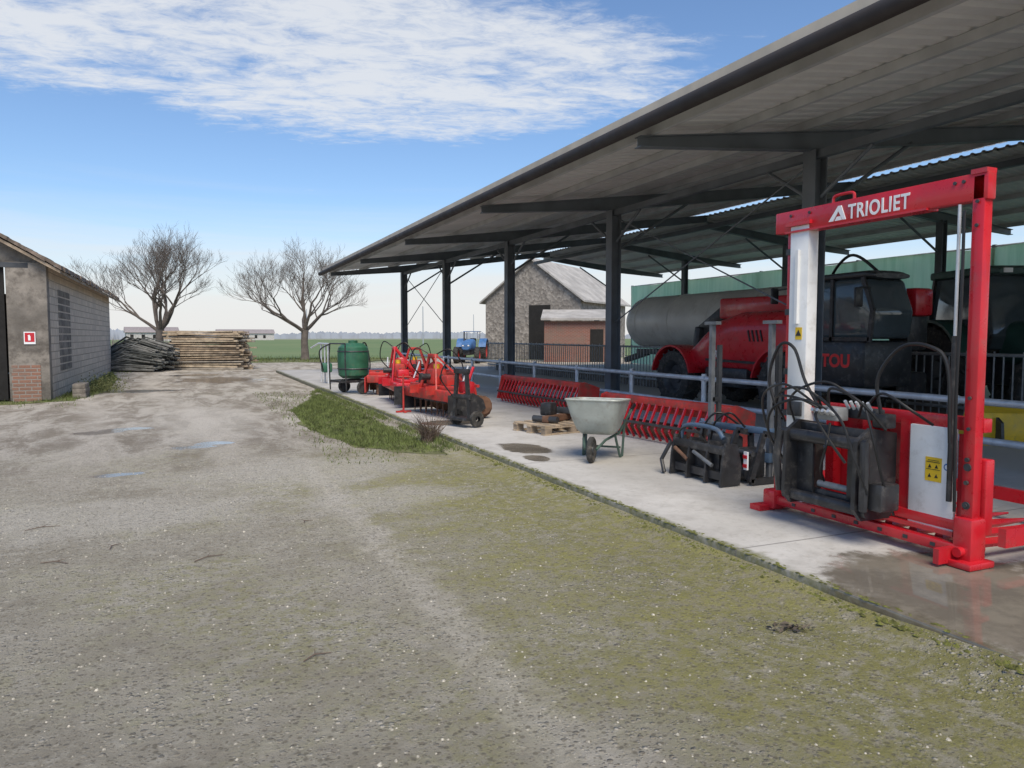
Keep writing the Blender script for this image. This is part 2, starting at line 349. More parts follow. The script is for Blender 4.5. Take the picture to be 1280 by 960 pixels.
strips=[('grass_verge',[(3.46,9.5),(2.9,9.75),(2.2,10.6),(1.85,13),(2.0,16.5),(2.8,19),(3.25,22),(3.46,22)],30000,.05),
 ('grass_verge',[(-12,19.4),(-4.5,20.2),(-2.6,21),(-2.2,25),(-2.4,31),(-3.1,37),(-3.1,21.5),(-12,21.5)],12000,.09),
 ('grass_verge',[(3,46.5),(10,46),(13,50),(12,54),(4,55),(-8,62),(-9,50)],5000,.2)]
for nm,P,cnt,h in strips:
    Q=[q for q in jag(P,.12)]
    if h==.05: Q=[(min(q[0],3.2),q[1]) for q in Q]
    sheet('verge_soil',Q,.004,VERGE,kind='structure')
    xs=[q[0] for q in P]; ys=[q[1] for q in P]; vs=[];fs=[]; k=0
    while k<cnt:
        x=R.uniform(min(xs)-.25,max(xs)); y=R.uniform(min(ys)-.3,max(ys))
        if not inpoly(x,y,P) and R.random()<.94: continue
        nz=mnoise.noise(Vector((x*.9,y*.5,0)))+.5*mnoise.noise(Vector((x*5,y*3,3)))
        if nz<-.4+R.uniform(-.2,.2) : k+=.3; continue
        k+=1; a=R.uniform(0,6.28); w=R.uniform(.004,.01)*(1 if h<.15 else 2); hh=h*R.uniform(.3,1.3)*(1+.6*nz); dx=R.uniform(-.7,.7)*hh; dy=R.uniform(-.7,.7)*hh
        z0=.05 if x>3.3 and h<.07 else 0
        n=len(vs); vs+=[(x-w*math.cos(a),y-w*math.sin(a),0),(x+w*math.cos(a),y+w*math.sin(a),0),(x+dx,y+dy,hh+z0)]; fs.append((n,n+1,n+2))
    b=MB(); b.add(vs,fs,GRASS); b.obj(nm,smooth=False,kind='stuff')
b=MB(); STONE=M('loose_pebbles',(.42,.39,.32),.9,0,.5,30)
for i in range(3000):
    x=R.uniform(-3,3.0); y=R.uniform(.8,10); s=R.uniform(.003,.008)*(1.8 if R.random()<.03 else 1)
    vs=[(x+s*math.cos(a)*R.uniform(.7,1.2),y+s*math.sin(a)*R.uniform(.7,1.2),0) for a in [j*1.257 for j in range(5)]]
    vs+=[(x+(v[0]-x)*.55,y+(v[1]-y)*.55,s*R.uniform(.4,.8)) for v in vs]
    b.add(vs,[(j,(j+1)%5,5+(j+1)%5,5+j) for j in range(5)]+[(5,6,7,8,9)],STONE)
b.obj('gravel',kind='stuff')
b=MB(); MOSS=M('moss',(.13,.135,.03),1,0,.5,20,bump=.8,bscale=60)
for i in range(1500):
    y=R.uniform(.2,9.7); x=3.485-abs(R.gauss(0,.03)); s=R.uniform(.006,.018); zb=.035+.045*max(0,min(1,(3.1-y)/1.1))
    vs=[(x+s*math.cos(a)*R.uniform(.7,1.3),y+s*1.5*math.sin(a),zb) for a in [j*1.047 for j in range(6)]]+[(x,y,zb+s*R.uniform(.6,1.2))]
    b.add(vs,[(j,(j+1)%6,6) for j in range(6)],MOSS)
for i in range(1200):
    y=R.uniform(2.4,22); x=3.5+abs(R.gauss(0,.03)); s=R.uniform(.006,.016)
    vs=[(x+s*math.cos(a),y+s*1.8*math.sin(a),.099) for a in [j*1.047 for j in range(6)]]+[(x,y,.1+s*.35)]
    b.add(vs,[(j,(j+1)%6,6) for j in range(6)],MOSS)
b.obj('moss_edging',kind='stuff')
# ------------------------------------------------------------------ shed
ROWS=[-3.0,2.75,8.5,14.2,19.95,25.7,31.45]
shed=thing('open_sided_shed','long open steel farm shed with grey columns and pale metal roof','shed',(8.6,14.2,0))
zf=lambda x:4.33+.128*(x-5.4)
zr=lambda x:5.43-.1*(x-15.5)
def ribroof(x0,x1,z,y0,y1,name,pitch=.25):
    b=MB(); ys=[]; y=y0; pts=[]
    while y<y1:
        for dy,dz in((0,0),(.15,0),(.18,.035),(.22,.035)): pts.append((y+dy,dz))
        y+=pitch
    for off in (0,.05):
        vs=[(x0,a,z(x0)+dz+off) for a,dz in pts]+[(x1,a,z(x1)+dz+off) for a,dz in pts]; n=len(pts)
        b.add(vs,[(i,i+1,n+i+1,n+i) for i in range(n-1)],ROOF)
    return b.obj(name,shed,world=True,smooth=False)
ribroof(5.45,15.95,zf,-6,33,'roof'); ribroof(15.5,22.0,zr,-6,33,'roof')
b=MB(); b.bar((5.43,-6,4.44),(5.43,33,4.44),.05,.14,CREAM); b.prism([(5.45,4.35),(15.95,zf(15.95)),(15.95,zf(15.95)+.12),(5.45,4.47)],'y',33.0,33.05,CREAM); b.obj('roof_edge',shed,True)
b=MB(); b.tube([(5.33,-6,4.28),(5.33,33.1,4.28)],.085,GUT,12); b.bar((5.36,-6,4.33),(5.36,33.1,4.33),.12,.06,GUT); b.obj('gutter',shed,True)
for x in [5.7,7.0,8.3,9.6,10.9,12.2,13.5,14.8]:
    b=MB(); z=zf(x)-.065; b.bar((x,-6,z),(x,32.9,z),.06,.11,PURL); b.obj('purlin',shed,True)
for x in [16,17.4,18.8,20.2,21.6]:
    b=MB(); z=zr(x)-.065; b.bar((x,-6,z),(x,32.9,z),.06,.11,PURL); b.obj('purlin',shed,True)
def hcol(x,y,z0,z1,s=.2):
    b=MB()
    for d in(-1,1): b.box((x+d*(s/2-.008),y,(z0+z1)/2),(.016,s,z1-z0),STEEL)
    b.box((x,y,(z0+z1)/2),(s-.034,.012,z1-z0),STEEL); b.box((x,y,z0+.012),(s+.14,s+.14,.024),STEEL)
    return b.obj('column',shed,True)
for y in ROWS:
    hcol(8.6,y,.1,4.33,.24); hcol(19,y,.1,4.75)
    b=MB()
    def ib(xa,da,xb,db,zt):
        ta,tb=zt(xa)-.123,zt(xb)-.123
        b.prism([(xa,ta),(xb,tb),(xb,tb-db),(xa,ta-da)],'y',y-.008,y+.008,STEEL)
        b.prism([(xa,ta),(xb,tb),(xb,tb-.016),(xa,ta-.016)],'y',y-.07,y+.07,STEEL)
        b.prism([(xa,ta-da),(xb,tb-db),(xb,tb-db-.016),(xa,ta-da-.016)],'y',y-.07,y+.07,STEEL)
    ib(5.5,.13,8.6,.27,zf); ib(8.6,.27,15.6,.2,zf); b.obj('rafter',shed,True)
    b=MB(); ib(15.62,.18,19,.26,zr); ib(19,.26,21.9,.14,zr); b.obj('rafter',shed,True)
    b=MB(); b.cyl((8.75,y,3.5),(10.6,y,4.65),.032,STEEL,8); b.cyl((18.85,y,3.9),(17.2,y,4.85),.032,STEEL,8)
    b.split('knee_brace',shed,True)
b=MB(); b.bar((8.6,-5,4.27),(8.6,31.4,4.27),.11,.12,STEEL); b.obj('tie_beam',shed,True)
b=MB(); b.bar((15.55,-6,5.12),(15.55,33,5.12),.12,.14,STEEL); b.obj('tie_beam',shed,True)
for i in range(1,len(ROWS)-1):
    b=MB(); y0,y1=ROWS[i],ROWS[i+1]
    b.cyl((8.62,y0+.1,3.65),(8.62,y0+1.0,4.21),.03,STEEL,8); b.cyl((8.62,y1-.1,3.65),(8.62,y1-1,4.21),.03,STEEL,8)
    b.split('knee_brace',shed,True)
    if i in (2,5):
        b=MB(); b.cyl((8.6,y0+.1,4.15),(8.6,y1-.1,1.9),.014,STEEL,6); b.cyl((8.64,y0+.1,1.9),(8.64,y1-.1,4.15),.014,STEEL,6); b.split('tie_rod',shed,True)
net=thing('windbreak_net_wall','tall green mesh windbreak stretched on steel posts','fence',(22.3,18,0))
b=MB(); Y=[4+.25*i for i in range(125)]
vs=[];
for y in Y:
    for z in (.1,1.4,2.8,4.28): vs.append((22.3+.05*math.sin(y*2.2)+.03*math.sin(y*7+z),y,z+(.03*math.sin(y*1.1) if z>4 else 0)))
fs=[(i*4+j,i*4+4+j,i*4+5+j,i*4+1+j) for i in range(len(Y)-1) for j in range(3)]
b.add(vs,fs,NET); b.obj('mesh_screen',net,True)
for y in range(5,36,5):
    b=MB(); b.box((22.42,y,2.2),(.1,.1,4.3),STEEL); b.obj('post',net,True)
b=MB(); b.cyl((22.4,4,4.3),(22.4,35,4.3),.03,GALVD,8); b.obj('top_rail',net,True)
rail=thing('tube_railing','galvanised two rail tube barrier along the shed front','railing',(8.2,14,.1))
for z in(.86,.42):
    b=MB(); b.tube([(8.2,-2,z),(8.2,31.3,z)],.042,GALV,10); b.obj('rail',rail,True)
y=31.2
while y>-2:
    b=MB(); b.cyl((8.2,y,.1),(8.2,y,.94),.045,GALV,10); b.box((8.2,y,.11),(.16,.16,.015),GALV); b.cyl((8.2,y-.05,.86),(8.2,y+.05,.86),.055,GALV,10); b.obj('post',rail,True); y-=2.3
fen=thing('barred_cattle_fence','dark galvanised feed fence with close upright bars','fence',(12.3,14,.1))
b=MB()
for z in(1.28,.35): b.cyl((12.3,0,z),(12.3,31,z),.03,GALVD,8)
b.split('rail',fen,True)
b=MB(); y=0
while y<31: b.cyl((12.3,y,.12),(12.3,y,1.28 if int(y*100)%3 else 1.34),.014,GALVD,6); y+=.16
b.obj('upright_bars',fen,True,kind='stuff')
b=MB(); b.box((12.55,15,.25),(.15,31,.3),CONC); b.obj('kerb',fen,True)
# ------------------------------------------------------------------ block cutter
bc=thing('silage_block_cutter','red and white silage block cutter frame standing on the concrete','farm machine',(4.65,4.05,.1))
b=MB(); b.box((4.65,3.2,1.37),(.08,.085,2.5),RED,bev=.01); b.box((4.65,3.2,2.64),(.095,.105,.03),RED)
for z in (1.0,1.2,2.3,2.45): b.cyl((4.605,3.2,z),(4.595,3.2,z),.012,STEELD,8)
b.obj('upright_post',bc,True)
b=MB(); b.box((4.66,4.70,1.33),(.11,.20,2.34),WHITE,bev=.01); b.box((4.595,4.70,2.0),(.03,.03,.6),WHITE); b.box((4.595,4.70,1.0),(.02,.15,.12),STEELD,bev=.005); b.obj('mast',bc,True)
b=MB(); b.box((4.70,4.85,1.75),(.09,.06,1.75),RED,bev=.008); b.box((4.66,4.70,2.515),(.16,.26,.03),RED)
for z in (.95,1.3,1.8,2.3): b.box((4.645,4.85,z),(.02,.05,.05),STEELD)
b.obj('mast_guide',bc,True)
b=MB(); b.box((4.65,4.06,2.545),(.08,1.84,.175),RED,bev=.01); b.box((4.65,4.2,2.455),(.12,1.3,.015),RED)
b.curve([(4.65,4.4,2.62),(4.65,4.39,2.68),(4.65,4.3,2.69),(4.65,4.21,2.68),(4.65,4.2,2.62)],.012,RED)
for y in (3.3,3.36,4.6,4.8): b.cyl((4.61,y,2.59),(4.6,y,2.59),.012,STEELD,8)
b.obj('top_beam',bc,True)
b=MB(); zt=2.485; xf=4.609
b.prism([(4.40,zt),(4.355,zt),(4.28,zt+.11),(4.31,zt+.11)],'x',xf-.006,xf,WHITET)
b.prism([(4.34,zt+.0),(4.32,zt+.03),(4.285,zt+.03),(4.272,zt)],'x',xf-.006,xf,WHITET)
b.prism([(4.28,zt+.11),(4.306,zt+.07),(4.265,zt+.0),(4.235,zt)],'x',xf-.0065,xf,WHITET)
b.obj('emblem',bc,True)
X=Vector
text('lettering','TRIOLIET',bc,frame(X((0,-1,0)),X((0,0,1)),X((-1,0,0)),(xf-.003,4.215,zt)),.15,WHITET,bold=.003,sx=.77,sp=1.12)
b=MB()
for z,yy in((.2,(3.15,5.0)),(.34,(3.2,4.95))): b.bar((4.62+(z-.2)*.5,yy[0],z),(4.62+(z-.2)*.5,yy[1],z),.09,.07,RED,bev=.006)
b.box((4.65,3.2,.28),(.15,.13,.28),RED,bev=.015); b.box((4.63,3.18,.125),(.24,.18,.045),RED,bev=.01); b.cyl((4.53,3.2,.2),(4.77,3.2,.2),.032,RED)
b.box((4.66,4.93,.2),(.22,.14,.16),RED,bev=.02); b.box((4.58,4.98,.125),(.26,.12,.045),RED)
b.box((4.5,3.26,.17),(.16,.04,.1),RED); b.box((4.74,3.2,.55),(.08,.13,.5),RED,bev=.01)
b.bar((4.72,3.15,1.02),(4.72,4.6,1.02),.08,.09,RED,bev=.006); b.bar((4.72,3.72,.3),(4.72,3.72,1.0),.07,.09,RED); b.bar((4.72,3.3,.95),(4.72,3.3,.3),.04,.07,RED)
b.box((4.76,4.05,.62),(.02,.6,.72),RED); b.bar((4.7,4.38,.3),(4.7,4.38,1.0),.08,.08,RED); b.bar((4.7,4.05,.3),(4.7,4.05,1.0),.06,.06,RED)
for z in (.35,.5,.65,.8): b.cyl((4.59,3.2,z),(4.606,3.2,z),.014,STEELD)
for z in (.5,.75): b.cyl((4.6,3.2,z),(4.8,3.2,z),.025,STEELD)
b.bar((4.64,3.3,.28),(4.64,4.85,.28),.03,.03,RED)
for i in range(7): b.box((4.575,3.4+i*.21,.2),(.012,.035,.025),STEELD)
b.obj('base_frame',bc,True)
for i in range(9):
    y=3.25+i*.2; b=MB(); b.tube([(4.7,y,.22),(5.6,y,.18),(6.05,y,.17)],[.035,.032,.008],RED,8); b.obj('tine',bc,True)
b=MB(); 
for y in (3.02,5.0): b.bar((4.7,y,.32),(6.1,y,.32),.05,.12,RED)
b.bar((6.05,3.0,.32),(6.05,5.02,.32),.05,.1,RED); b.obj('knife_arm',bc,True)
b=MB(); b.box((4.665,3.49,.625),(.03,.34,.72),WHITE,bev=.008); b.obj('cover_panel',bc,True)
b=MB(); b.box((4.647,3.47,.69),(.004,.12,.165),YEL); b.obj('warning_label',bc,True)
b=MB(); b.box((4.644,3.47,.74),(.003,.10,.004),BLACK); b.box((4.644,3.47,.69),(.003,.10,.003),BLACK); b.box((4.644,3.47,.752),(.003,.08,.003),BLACK)
for yy in(3.445,3.495): b.prism([(yy-.012,.7),(yy+.012,.7),(yy,.724)],'x',4.642,4.6455,BLACK); b.prism([(yy-.012,.635),(yy+.012,.635),(yy,.66)],'x',4.642,4.6455,BLACK)
b.obj('warning_symbols',bc,True)
b=MB(); b.cyl((4.65,3.37,.72),(4.645,3.37,.72),.024,BLUE,16); b.cyl((4.646,3.37,.72),(4.643,3.37,.72),.015,WHITET,16); b.obj('round_sticker',bc,True)
b=MB(); b.box((4.602,4.68,1.62),(.004,.07,.1),YEL); b.prism([(4.65,1.6),(4.71,1.6),(4.68,1.65)],'x',4.597,4.6,BLACK); b.obj('warning_label',bc,True)
b=MB(); b.cyl((4.62,3.33,2.45),(4.62,3.33,1.55),.011,GALV,12); b.cyl((4.62,3.33,1.6),(4.62,3.33,.5),.018,BLACK,12); b.obj('hydraulic_cylinder',bc,True)
b=MB()
for y in (3.62,4.42):
    b.prism([(4.1,.3),(4.2,.2),(4.6,.2),(4.66,.35),(4.66,.9),(4.3,.95),(4.12,.85)],'y',y-.02,y+.02,BLACK)
b.cyl((4.2,3.55,.82),(4.2,4.5,.82),.055,BLACK); b.cyl((4.22,3.55,.28),(4.22,4.5,.28),.05,BLACK)
b.box((4.3,3.73,.56),(.05,.2,.6),BLACK,bev=.02); b.box((4.3,4.31,.56),(.05,.2,.6),BLACK,bev=.02); b.box((4.34,4.02,.86),(.05,.8,.14),BLACK,bev=.02); b.box((4.34,4.02,.3),(.05,.8,.12),BLACK,bev=.02)
b.tube([(4.15,4.5,.85),(4.12,4.53,.6),(4.15,4.5,.3)],.04,BLACK); b.tube([(4.15,3.55,.85),(4.12,3.52,.6),(4.15,3.55,.3)],.04,BLACK)
b.box((4.3,3.46,.42),(.25,.14,.22),BLACK,bev=.02); b.cyl((4.36,3.85,.4),(4.36,4.2,.4),.03,GALVD)
def shr(v):
    return Vector((4.42+(v.x-4.3)*.72,4.14+(v.y-4.02)*.84,.62+(v.z-.58)*.88))
b.xf(shr); b.obj('coupling_carriage',bc,True)
b=MB(); b.box((4.42,4.15,1.02),(.12,.22,.1),GALVD,bev=.01)
for i in range(4): b.cyl((4.36,4.07+i*.05,1.02),(4.3,4.07+i*.05,1.05),.014,GALV,8)
b.box((4.5,3.75,1.0),(.1,.12,.1),BLACK,bev=.01); b.box((4.55,3.95,1.03),(.1,.25,.08),STEELD,bev=.01)
for i in range(5): b.cyl((4.5,3.86+i*.05,1.06),(4.46,3.86+i*.05,1.12),.012,GALV,8)
b.obj('valve_block',bc,True)
hs=[[(4.5,4.78,.95),(4.47,4.86,1.25),(4.48,4.76,1.52),(4.5,4.62,1.5),(4.52,4.52,1.25),(4.5,4.35,1.05)],
[(4.48,3.75,1.0),(4.46,3.78,1.3),(4.48,3.62,1.52),(4.5,3.42,1.53),(4.52,3.3,1.4),(4.54,3.28,.9)],
[(4.58,3.27,2.4),(4.57,3.26,1.8),(4.57,3.27,1.2),(4.58,3.26,.45)],
[(4.4,4.1,1.05),(4.3,4.3,1.2),(4.35,4.6,1.15),(4.45,4.75,.95),(4.5,4.8,.6)],
[(4.4,4.15,1.05),(4.25,4.0,1.22),(4.25,3.75,1.15),(4.4,3.65,.95)],
[(4.38,4.2,1.05),(4.25,4.1,1.15),(4.2,3.85,1.0),(4.22,3.75,.75),(4.3,3.7,.5)],
[(4.4,4.05,1.0),(4.25,4.25,1.12),(4.2,4.5,1.05),(4.25,4.62,.85),(4.4,4.6,.6)],
[(4.42,3.9,1.02),(4.3,3.75,1.12),(4.28,3.65,.9),(4.35,3.62,.6),(4.5,3.65,.35)],
[(4.5,4.7,.9),(4.35,4.65,1.1),(4.3,4.35,1.12),(4.4,4.1,1.0)],
[(4.4,4.25,1.05),(4.22,4.1,1.0),(4.2,3.95,.85),(4.25,3.85,.7)],
[(4.45,4.3,1.06),(4.3,4.5,1.22),(4.4,4.85,1.1),(4.55,4.95,.8),(4.6,4.8,.5)],
[(4.5,3.95,1.1),(4.4,4.15,1.25),(4.38,4.4,1.2),(4.45,4.6,1.08),(4.6,4.7,.9)],
[(4.5,3.9,1.1),(4.42,3.7,1.2),(4.45,3.5,1.1),(4.6,3.45,1.0)],
[(4.36,4.1,.95),(4.24,4.02,.8),(4.3,4.12,.62),(4.42,4.2,.5)]]
for i,h in enumerate(hs):
    b=MB(); b.curve(h,.010 if i>1 else .013,HOSE,8); b.obj('hydraulic_hose',bc,True)
# ------------------------------------------------------------------ wheels / vehicles
def wheel(par,loc,Rr,W,rim,lugs=18):
    e=part('wheel',par,loc); h=W/2
    b=MB(); b.lathe([(Rr*.58,-h*.8),(Rr*.62,-h*.95),(Rr*.85,-h),(Rr*.95,-h*.85),(Rr*.98,-h*.5),(Rr*.98,h*.5),(Rr*.95,h*.85),(Rr*.85,h),(Rr*.62,h*.95),(Rr*.58,h*.8)],(0,0,0),(0,1,0),RUBBER,32)
    for i in range(lugs):
        a=2*math.pi*i/lugs
        for sd in(-1,1):
            a2=a+(math.pi/lugs if sd>0 else 0); c=(math.cos(a2)*Rr*.985,sd*h*.45,math.sin(a2)*Rr*.985)
            rot=Matrix.Rotation(-a2,3,'Y')@Matrix.Rotation(sd*.6,3,'X'); b.box(c,(Rr*.07,h*.95,Rr*.06),RUBBER,rot=rot)
    b.obj('tyre',e)
    b=MB(); b.lathe([(.0,-h*.3),(Rr*.2,-h*.3),(Rr*.24,-h*.15),(Rr*.45,-h*.2),(Rr*.5,-h*.6),(Rr*.6,-h*.82),(Rr*.6,h*.82),(Rr*.5,h*.6),(Rr*.45,h*.2),(Rr*.24,h*.15),(Rr*.2,h*.3),(0,h*.3)],(0,0,0),(0,1,0),rim,28)
    b.obj('rim',e); return e
def arcfender(par,cx,cz,y,w,r0,a0,a1,mat,th=.04):
    n=10; P=[];Q=[]
    for i in range(n+1):
        a=math.radians(a0+(a1-a0)*i/n); P.append((cx+(r0+th)*math.cos(a),cz+(r0+th)*math.sin(a))); Q.append((cx+r0*math.cos(a),cz+r0*math.sin(a)))
    b=MB(); b.prism(P+Q[::-1],'y',y-w/2,y+w/2,mat); b.obj('fender',par,smooth=True)
th=thing('telehandler','red and black telescopic handler parked behind the tube railing','farm vehicle',(10.75,11.4,.1),math.pi/2)
b=MB(); b.box((-.1,0,.7),(5.4,1.1,.4),BLACK,bev=.05); b.box((.55,.72,.68),(1.3,.42,.4),BLACK,bev=.08); b.box((2.7,0,.72),(.25,1.6,.3),BLACK,bev=.05); b.obj('chassis',th)
for x in(2.15,-1.1):
    for y in(.85,-.85): wheel(th,(x,y,.6),.6,.42,STEELD)
b=MB(); b.loft([(-1.25,.4,1.42,.5,.5),(-.9,.42,1.36,.56,.62),(.3,.42,1.36,.57,.62),(.85,.42,1.3,.56,.55),(1.25,.42,1.18,.54,.43),(1.6,.42,1.05,.5,.3),(1.95,.42,.98,.44,.2),(2.35,.42,.94,.36,.14),(2.5,.42,.93,.25,.09)],RED,e=3.2,n=36); b.obj('engine_hood',th)
b=MB()
for i in range(4): b.box((-.55+i*.11,.985,1.5),(.03,.03,.22),BLACK,rot=(0,.3,0))
b.obj('air_vents',th)
b=MB(); b.bar((1.05,.995,1.02),(-.9,.995,.98),.012,.05,BLACK); b.obj('stripe',th)
for sx,mt in((2.15,RED),(-1.1,RED)):
    for y in(.85,-.85): arcfender(th,sx,.6,y,.5,.67,10,170,mt)
b=MB(); b.prism([(-2.95,1.45),(-1.55,1.45),(-1.3,1.75),(-1.5,2.42),(-2.8,2.42),(-3.0,1.9)],'y',.05,.98,GLASS); b.obj('cab_window',th,bevel=.08)
b=MB(); b.loft([(-2.95,.52,2.45,.38,.04),(-2.8,.52,2.47,.48,.07),(-1.6,.52,2.46,.48,.07),(-1.38,.52,2.42,.38,.04)],BLACK)
for a,c in(((-1.55,.99,1.4),(-1.3,.99,1.75)),((-1.3,.99,1.75),(-1.48,.99,2.42)),((-2.95,.99,1.4),(-3.0,.99,1.9)),((-3.0,.99,1.9),(-2.8,.99,2.42)),((-2.2,.99,1.4),(-2.2,.99,2.42)),((-2.96,.99,1.45),(-1.5,.99,1.45))): b.bar(a,c,.05,.06,BLACK)
b.obj('cab_frame',th)
b=MB(); b.bar((-2.9,-.3,2.05),(2.0,-.3,2.1),.42,.46,RED,bev=.06); b.bar((1.9,-.3,2.05),(2.75,-.3,1.6),.28,.3,BLACK,bev=.02); b.bar((2.7,-.3,1.7),(2.95,-.3,.6),.5,.2,BLACK,bev=.03); b.box((-2.6,-.3,1.6),(.4,.5,.7),BLACK,bev=.08); b.obj('boom',th)
b=MB(); b.cyl((-1.2,-.25,1.0),(.3,-.25,1.9),.07,GALV); b.obj('lift_cylinder',th)
b=MB(); b.curve([(-1.5,.2,2.0),(-1.6,.4,2.5),(-2.1,.5,2.85),(-2.5,.4,2.6),(-2.7,.2,2.2)],.025,HOSE); b.obj('hydraulic_hose',th)
b=MB(); b.box((-2.3,.55,1.05),(1.35,1.1,.75),BLACK,bev=.1); b.box((-2.3,.6,.62),(1.0,.9,.15),STEELD,bev=.03); b.obj('side_panel',th)
b=MB(); b.box((-2.95,1.25,2.1),(.05,.16,.3),BLACK,bev=.02); b.cyl((-2.9,.95,2.25),(-2.95,1.22,2.25),.015,BLACK,6); b.obj('mirror',th)
b=MB(); b.box((-1.1,1.2,2.2),(.05,.16,.28),BLACK,bev=.02); b.cyl((-1.4,.95,2.35),(-1.1,1.18,2.3),.015,BLACK,6); b.obj('mirror',th)
b=MB(); 
for y in(.25,.6): b.cyl((2.46,y,.96),(2.52,y,.96),.06,WHITET,16)
b.split('headlight',th)
text('lettering','MANITOU',th,frame(X((-1,0,0)),X((0,0,1)),X((0,1,0)),(-1.42,1.103,1.0)),.29,M('bright_red_lettering',(.8,.03,.03),.5,0,.05),bold=.01,world=False,sx=.95)
text('lettering','Peg',th,frame(X((-1,0,0)),X((0,0,1)),X((0,1,0)),(.95,.999,1.12)),.24,WHITET,bold=.006,world=False)
tw=thing('slurry_tanker','long silver cylindrical slurry tanker parked inside the shed','tanker trailer',(15.2,19.3,.1),math.pi/2)
b=MB(); b.lathe([(0,-4.7),(.45,-4.62),(.75,-4.45),(.88,-4.2),(.9,-4.0),(.9,3.2),(.88,3.4),(.75,3.65),(.45,3.82),(0,3.9)],(0,0,1.97),(1,0,0),TANK,40)
for x in(-2.9,-1,1,2.9): b.lathe([(.9,-.03),(.912,-.03),(.912,.03),(.9,.03)],(x,0,1.97),(1,0,0),TANK,40)
b.obj('tank',tw)
b=MB(); b.box((0,0,.95),(7,.8,.18),STEELD); b.bar((3.4,0,.9),(4.8,0,.6),.2,.18,STEELD); b.box((0,.6,.9),(3,.1,.25),STEELD); b.obj('chassis',tw)
for x in(-1.6,-.3):
    for y in(.9,-.9): wheel(tw,(x,y,.6),.6,.45,GALV)
def tractor(label,loc,rz,body,rim,sc=1,cab=True):
    t=thing('tractor',label,'tractor',loc,rz); t.scale=(sc,sc,sc)
    b=MB(); b.box((.9,0,.85),(2.6,.5,.5),STEELD,bev=.05); b.box((-.5,0,.85),(.9,1.2,.4),STEELD,bev=.05); b.obj('chassis',t)
    b=MB(); b.loft([(.35,0,1.37,.4,.4),(1.2,0,1.35,.4,.37),(2.0,0,1.28,.37,.32),(2.35,0,1.22,.33,.26),(2.45,0,1.2,.25,.18)],body); b.obj('engine_hood',t)
    b=MB()
    for y in(-.2,.2): b.box((2.44,y,1.3),(.06,.12,.08),WHITET)
    b.split('headlight',t)
    for y in(-.85,.85): wheel(t,(-.65,y,.85),.85,.48,rim); wheel(t,(1.9,y*.92,.6),.6,.36,rim,16); arcfender(t,-.65,.85,y,.54,.91,20,160,body,.05)
    if cab:
        b=MB(); b.prism([(-1.2,1.25),(.4,1.25),(.5,1.5),(.3,2.6),(-1.1,2.6),(-1.25,1.7)],'y',-.68,.68,GLASS); b.obj('cab_window',t,bevel=.04)
        b=MB(); b.loft([(-1.32,0,2.66,.6,.05),(-1.2,0,2.67,.74,.09),(.35,0,2.67,.74,.09),(.55,0,2.65,.6,.05)],body,e=6)
        for y in(-.7,.7):
            for a,c in(((.42,1.25),(.52,1.5)),((.52,1.5),(.32,2.6)),((-1.22,1.3),(-1.27,1.7)),((-1.27,1.7),(-1.1,2.6)),((-.4,1.2),(-.4,2.6))): b.bar((a[0],y,a[1]),(c[0],y,c[1]),.06,.06,BLACK)
        b.obj('cab_frame',t)
        b=MB()
        for y in(-.45,.45): b.box((.54,y,2.66),(.06,.16,.08),WHITET); b.box((-1.34,y,2.66),(.06,.16,.08),WHITET)
        b.split('work_lamp',t)
    else:
        b=MB()
        for y in(-.5,.5): b.tube([(-.9,y,1.3),(-.95,y,2.3)],.03,GALVD); b.tube([(.1,y,1.3),(.05,y,2.3)],.03,GALVD)
        b.box((-.45,0,2.33),(1.2,1.2,.05),body); b.obj('roll_frame',t)
        b=MB(); b.box((-.6,0,1.35),(.45,.45,.1),BLACK,bev=.03); b.box((-.8,0,1.6),(.08,.45,.45),BLACK,bev=.03); b.obj('seat',t)
        b=MB(); b.cyl((-.1,0,1.3),(-.2,0,1.65),.02,BLACK); b.lathe([(.19,-.015),(.21,0),(.19,.015),(.17,0),(.19,-.015)],(-.2,0,1.66),(-.3,0,1),BLACK); b.obj('steering_wheel',t)
    b=MB(); b.cyl((1.4,-.3,1.5),(1.4,-.3,2.3),.045,BLACK); b.obj('exhaust_pipe',t)
    return t
tractor('dark green tractor with tinted cab parked inside the shed',(13.9,9.0,.1),math.radians(-110),GREEND,STEELD)
tractor('dark tractor with glazed cab parked beside another',(14.6,6.3,.1),math.radians(-110),BLACK,GALVD)
tractor('small old blue tractor with open roll frame on the yard',(15.6,42,0),math.radians(-120),BLUE,RED2,.8,cab=False)
ym=thing('front_loader_bucket','yellow steel loader bucket resting on the shed floor','loader bucket',(10.45,6.45,.1),math.radians(60)); ym.scale=(.65,.65,.65)
b=MB(); P=[(.0,.0),(.75,.0),(.8,.04),(.2,.12),(.08,.3),(.15,.6),(.4,.78),(.38,.82),(.05,.68),(-.06,.3)]
b.prism(P,'y',-1.0,1.0,YEL); b.obj('bucket_shell',ym)
b=MB()
for y in(-1.01,1.01): b.prism([(0,0),(.78,0),(.4,.8),(.05,.68),(-.06,.3)],'y',y-.012,y+.012,YEL)
b.split('side_plate',ym)
b=MB()
for y in(-.6,.6): b.prism([(-.3,.1),(-.05,.1),(-.05,.6),(-.25,.5)],'y',y-.03,y+.03,BLACK)
b.split('mounting_bracket',ym)
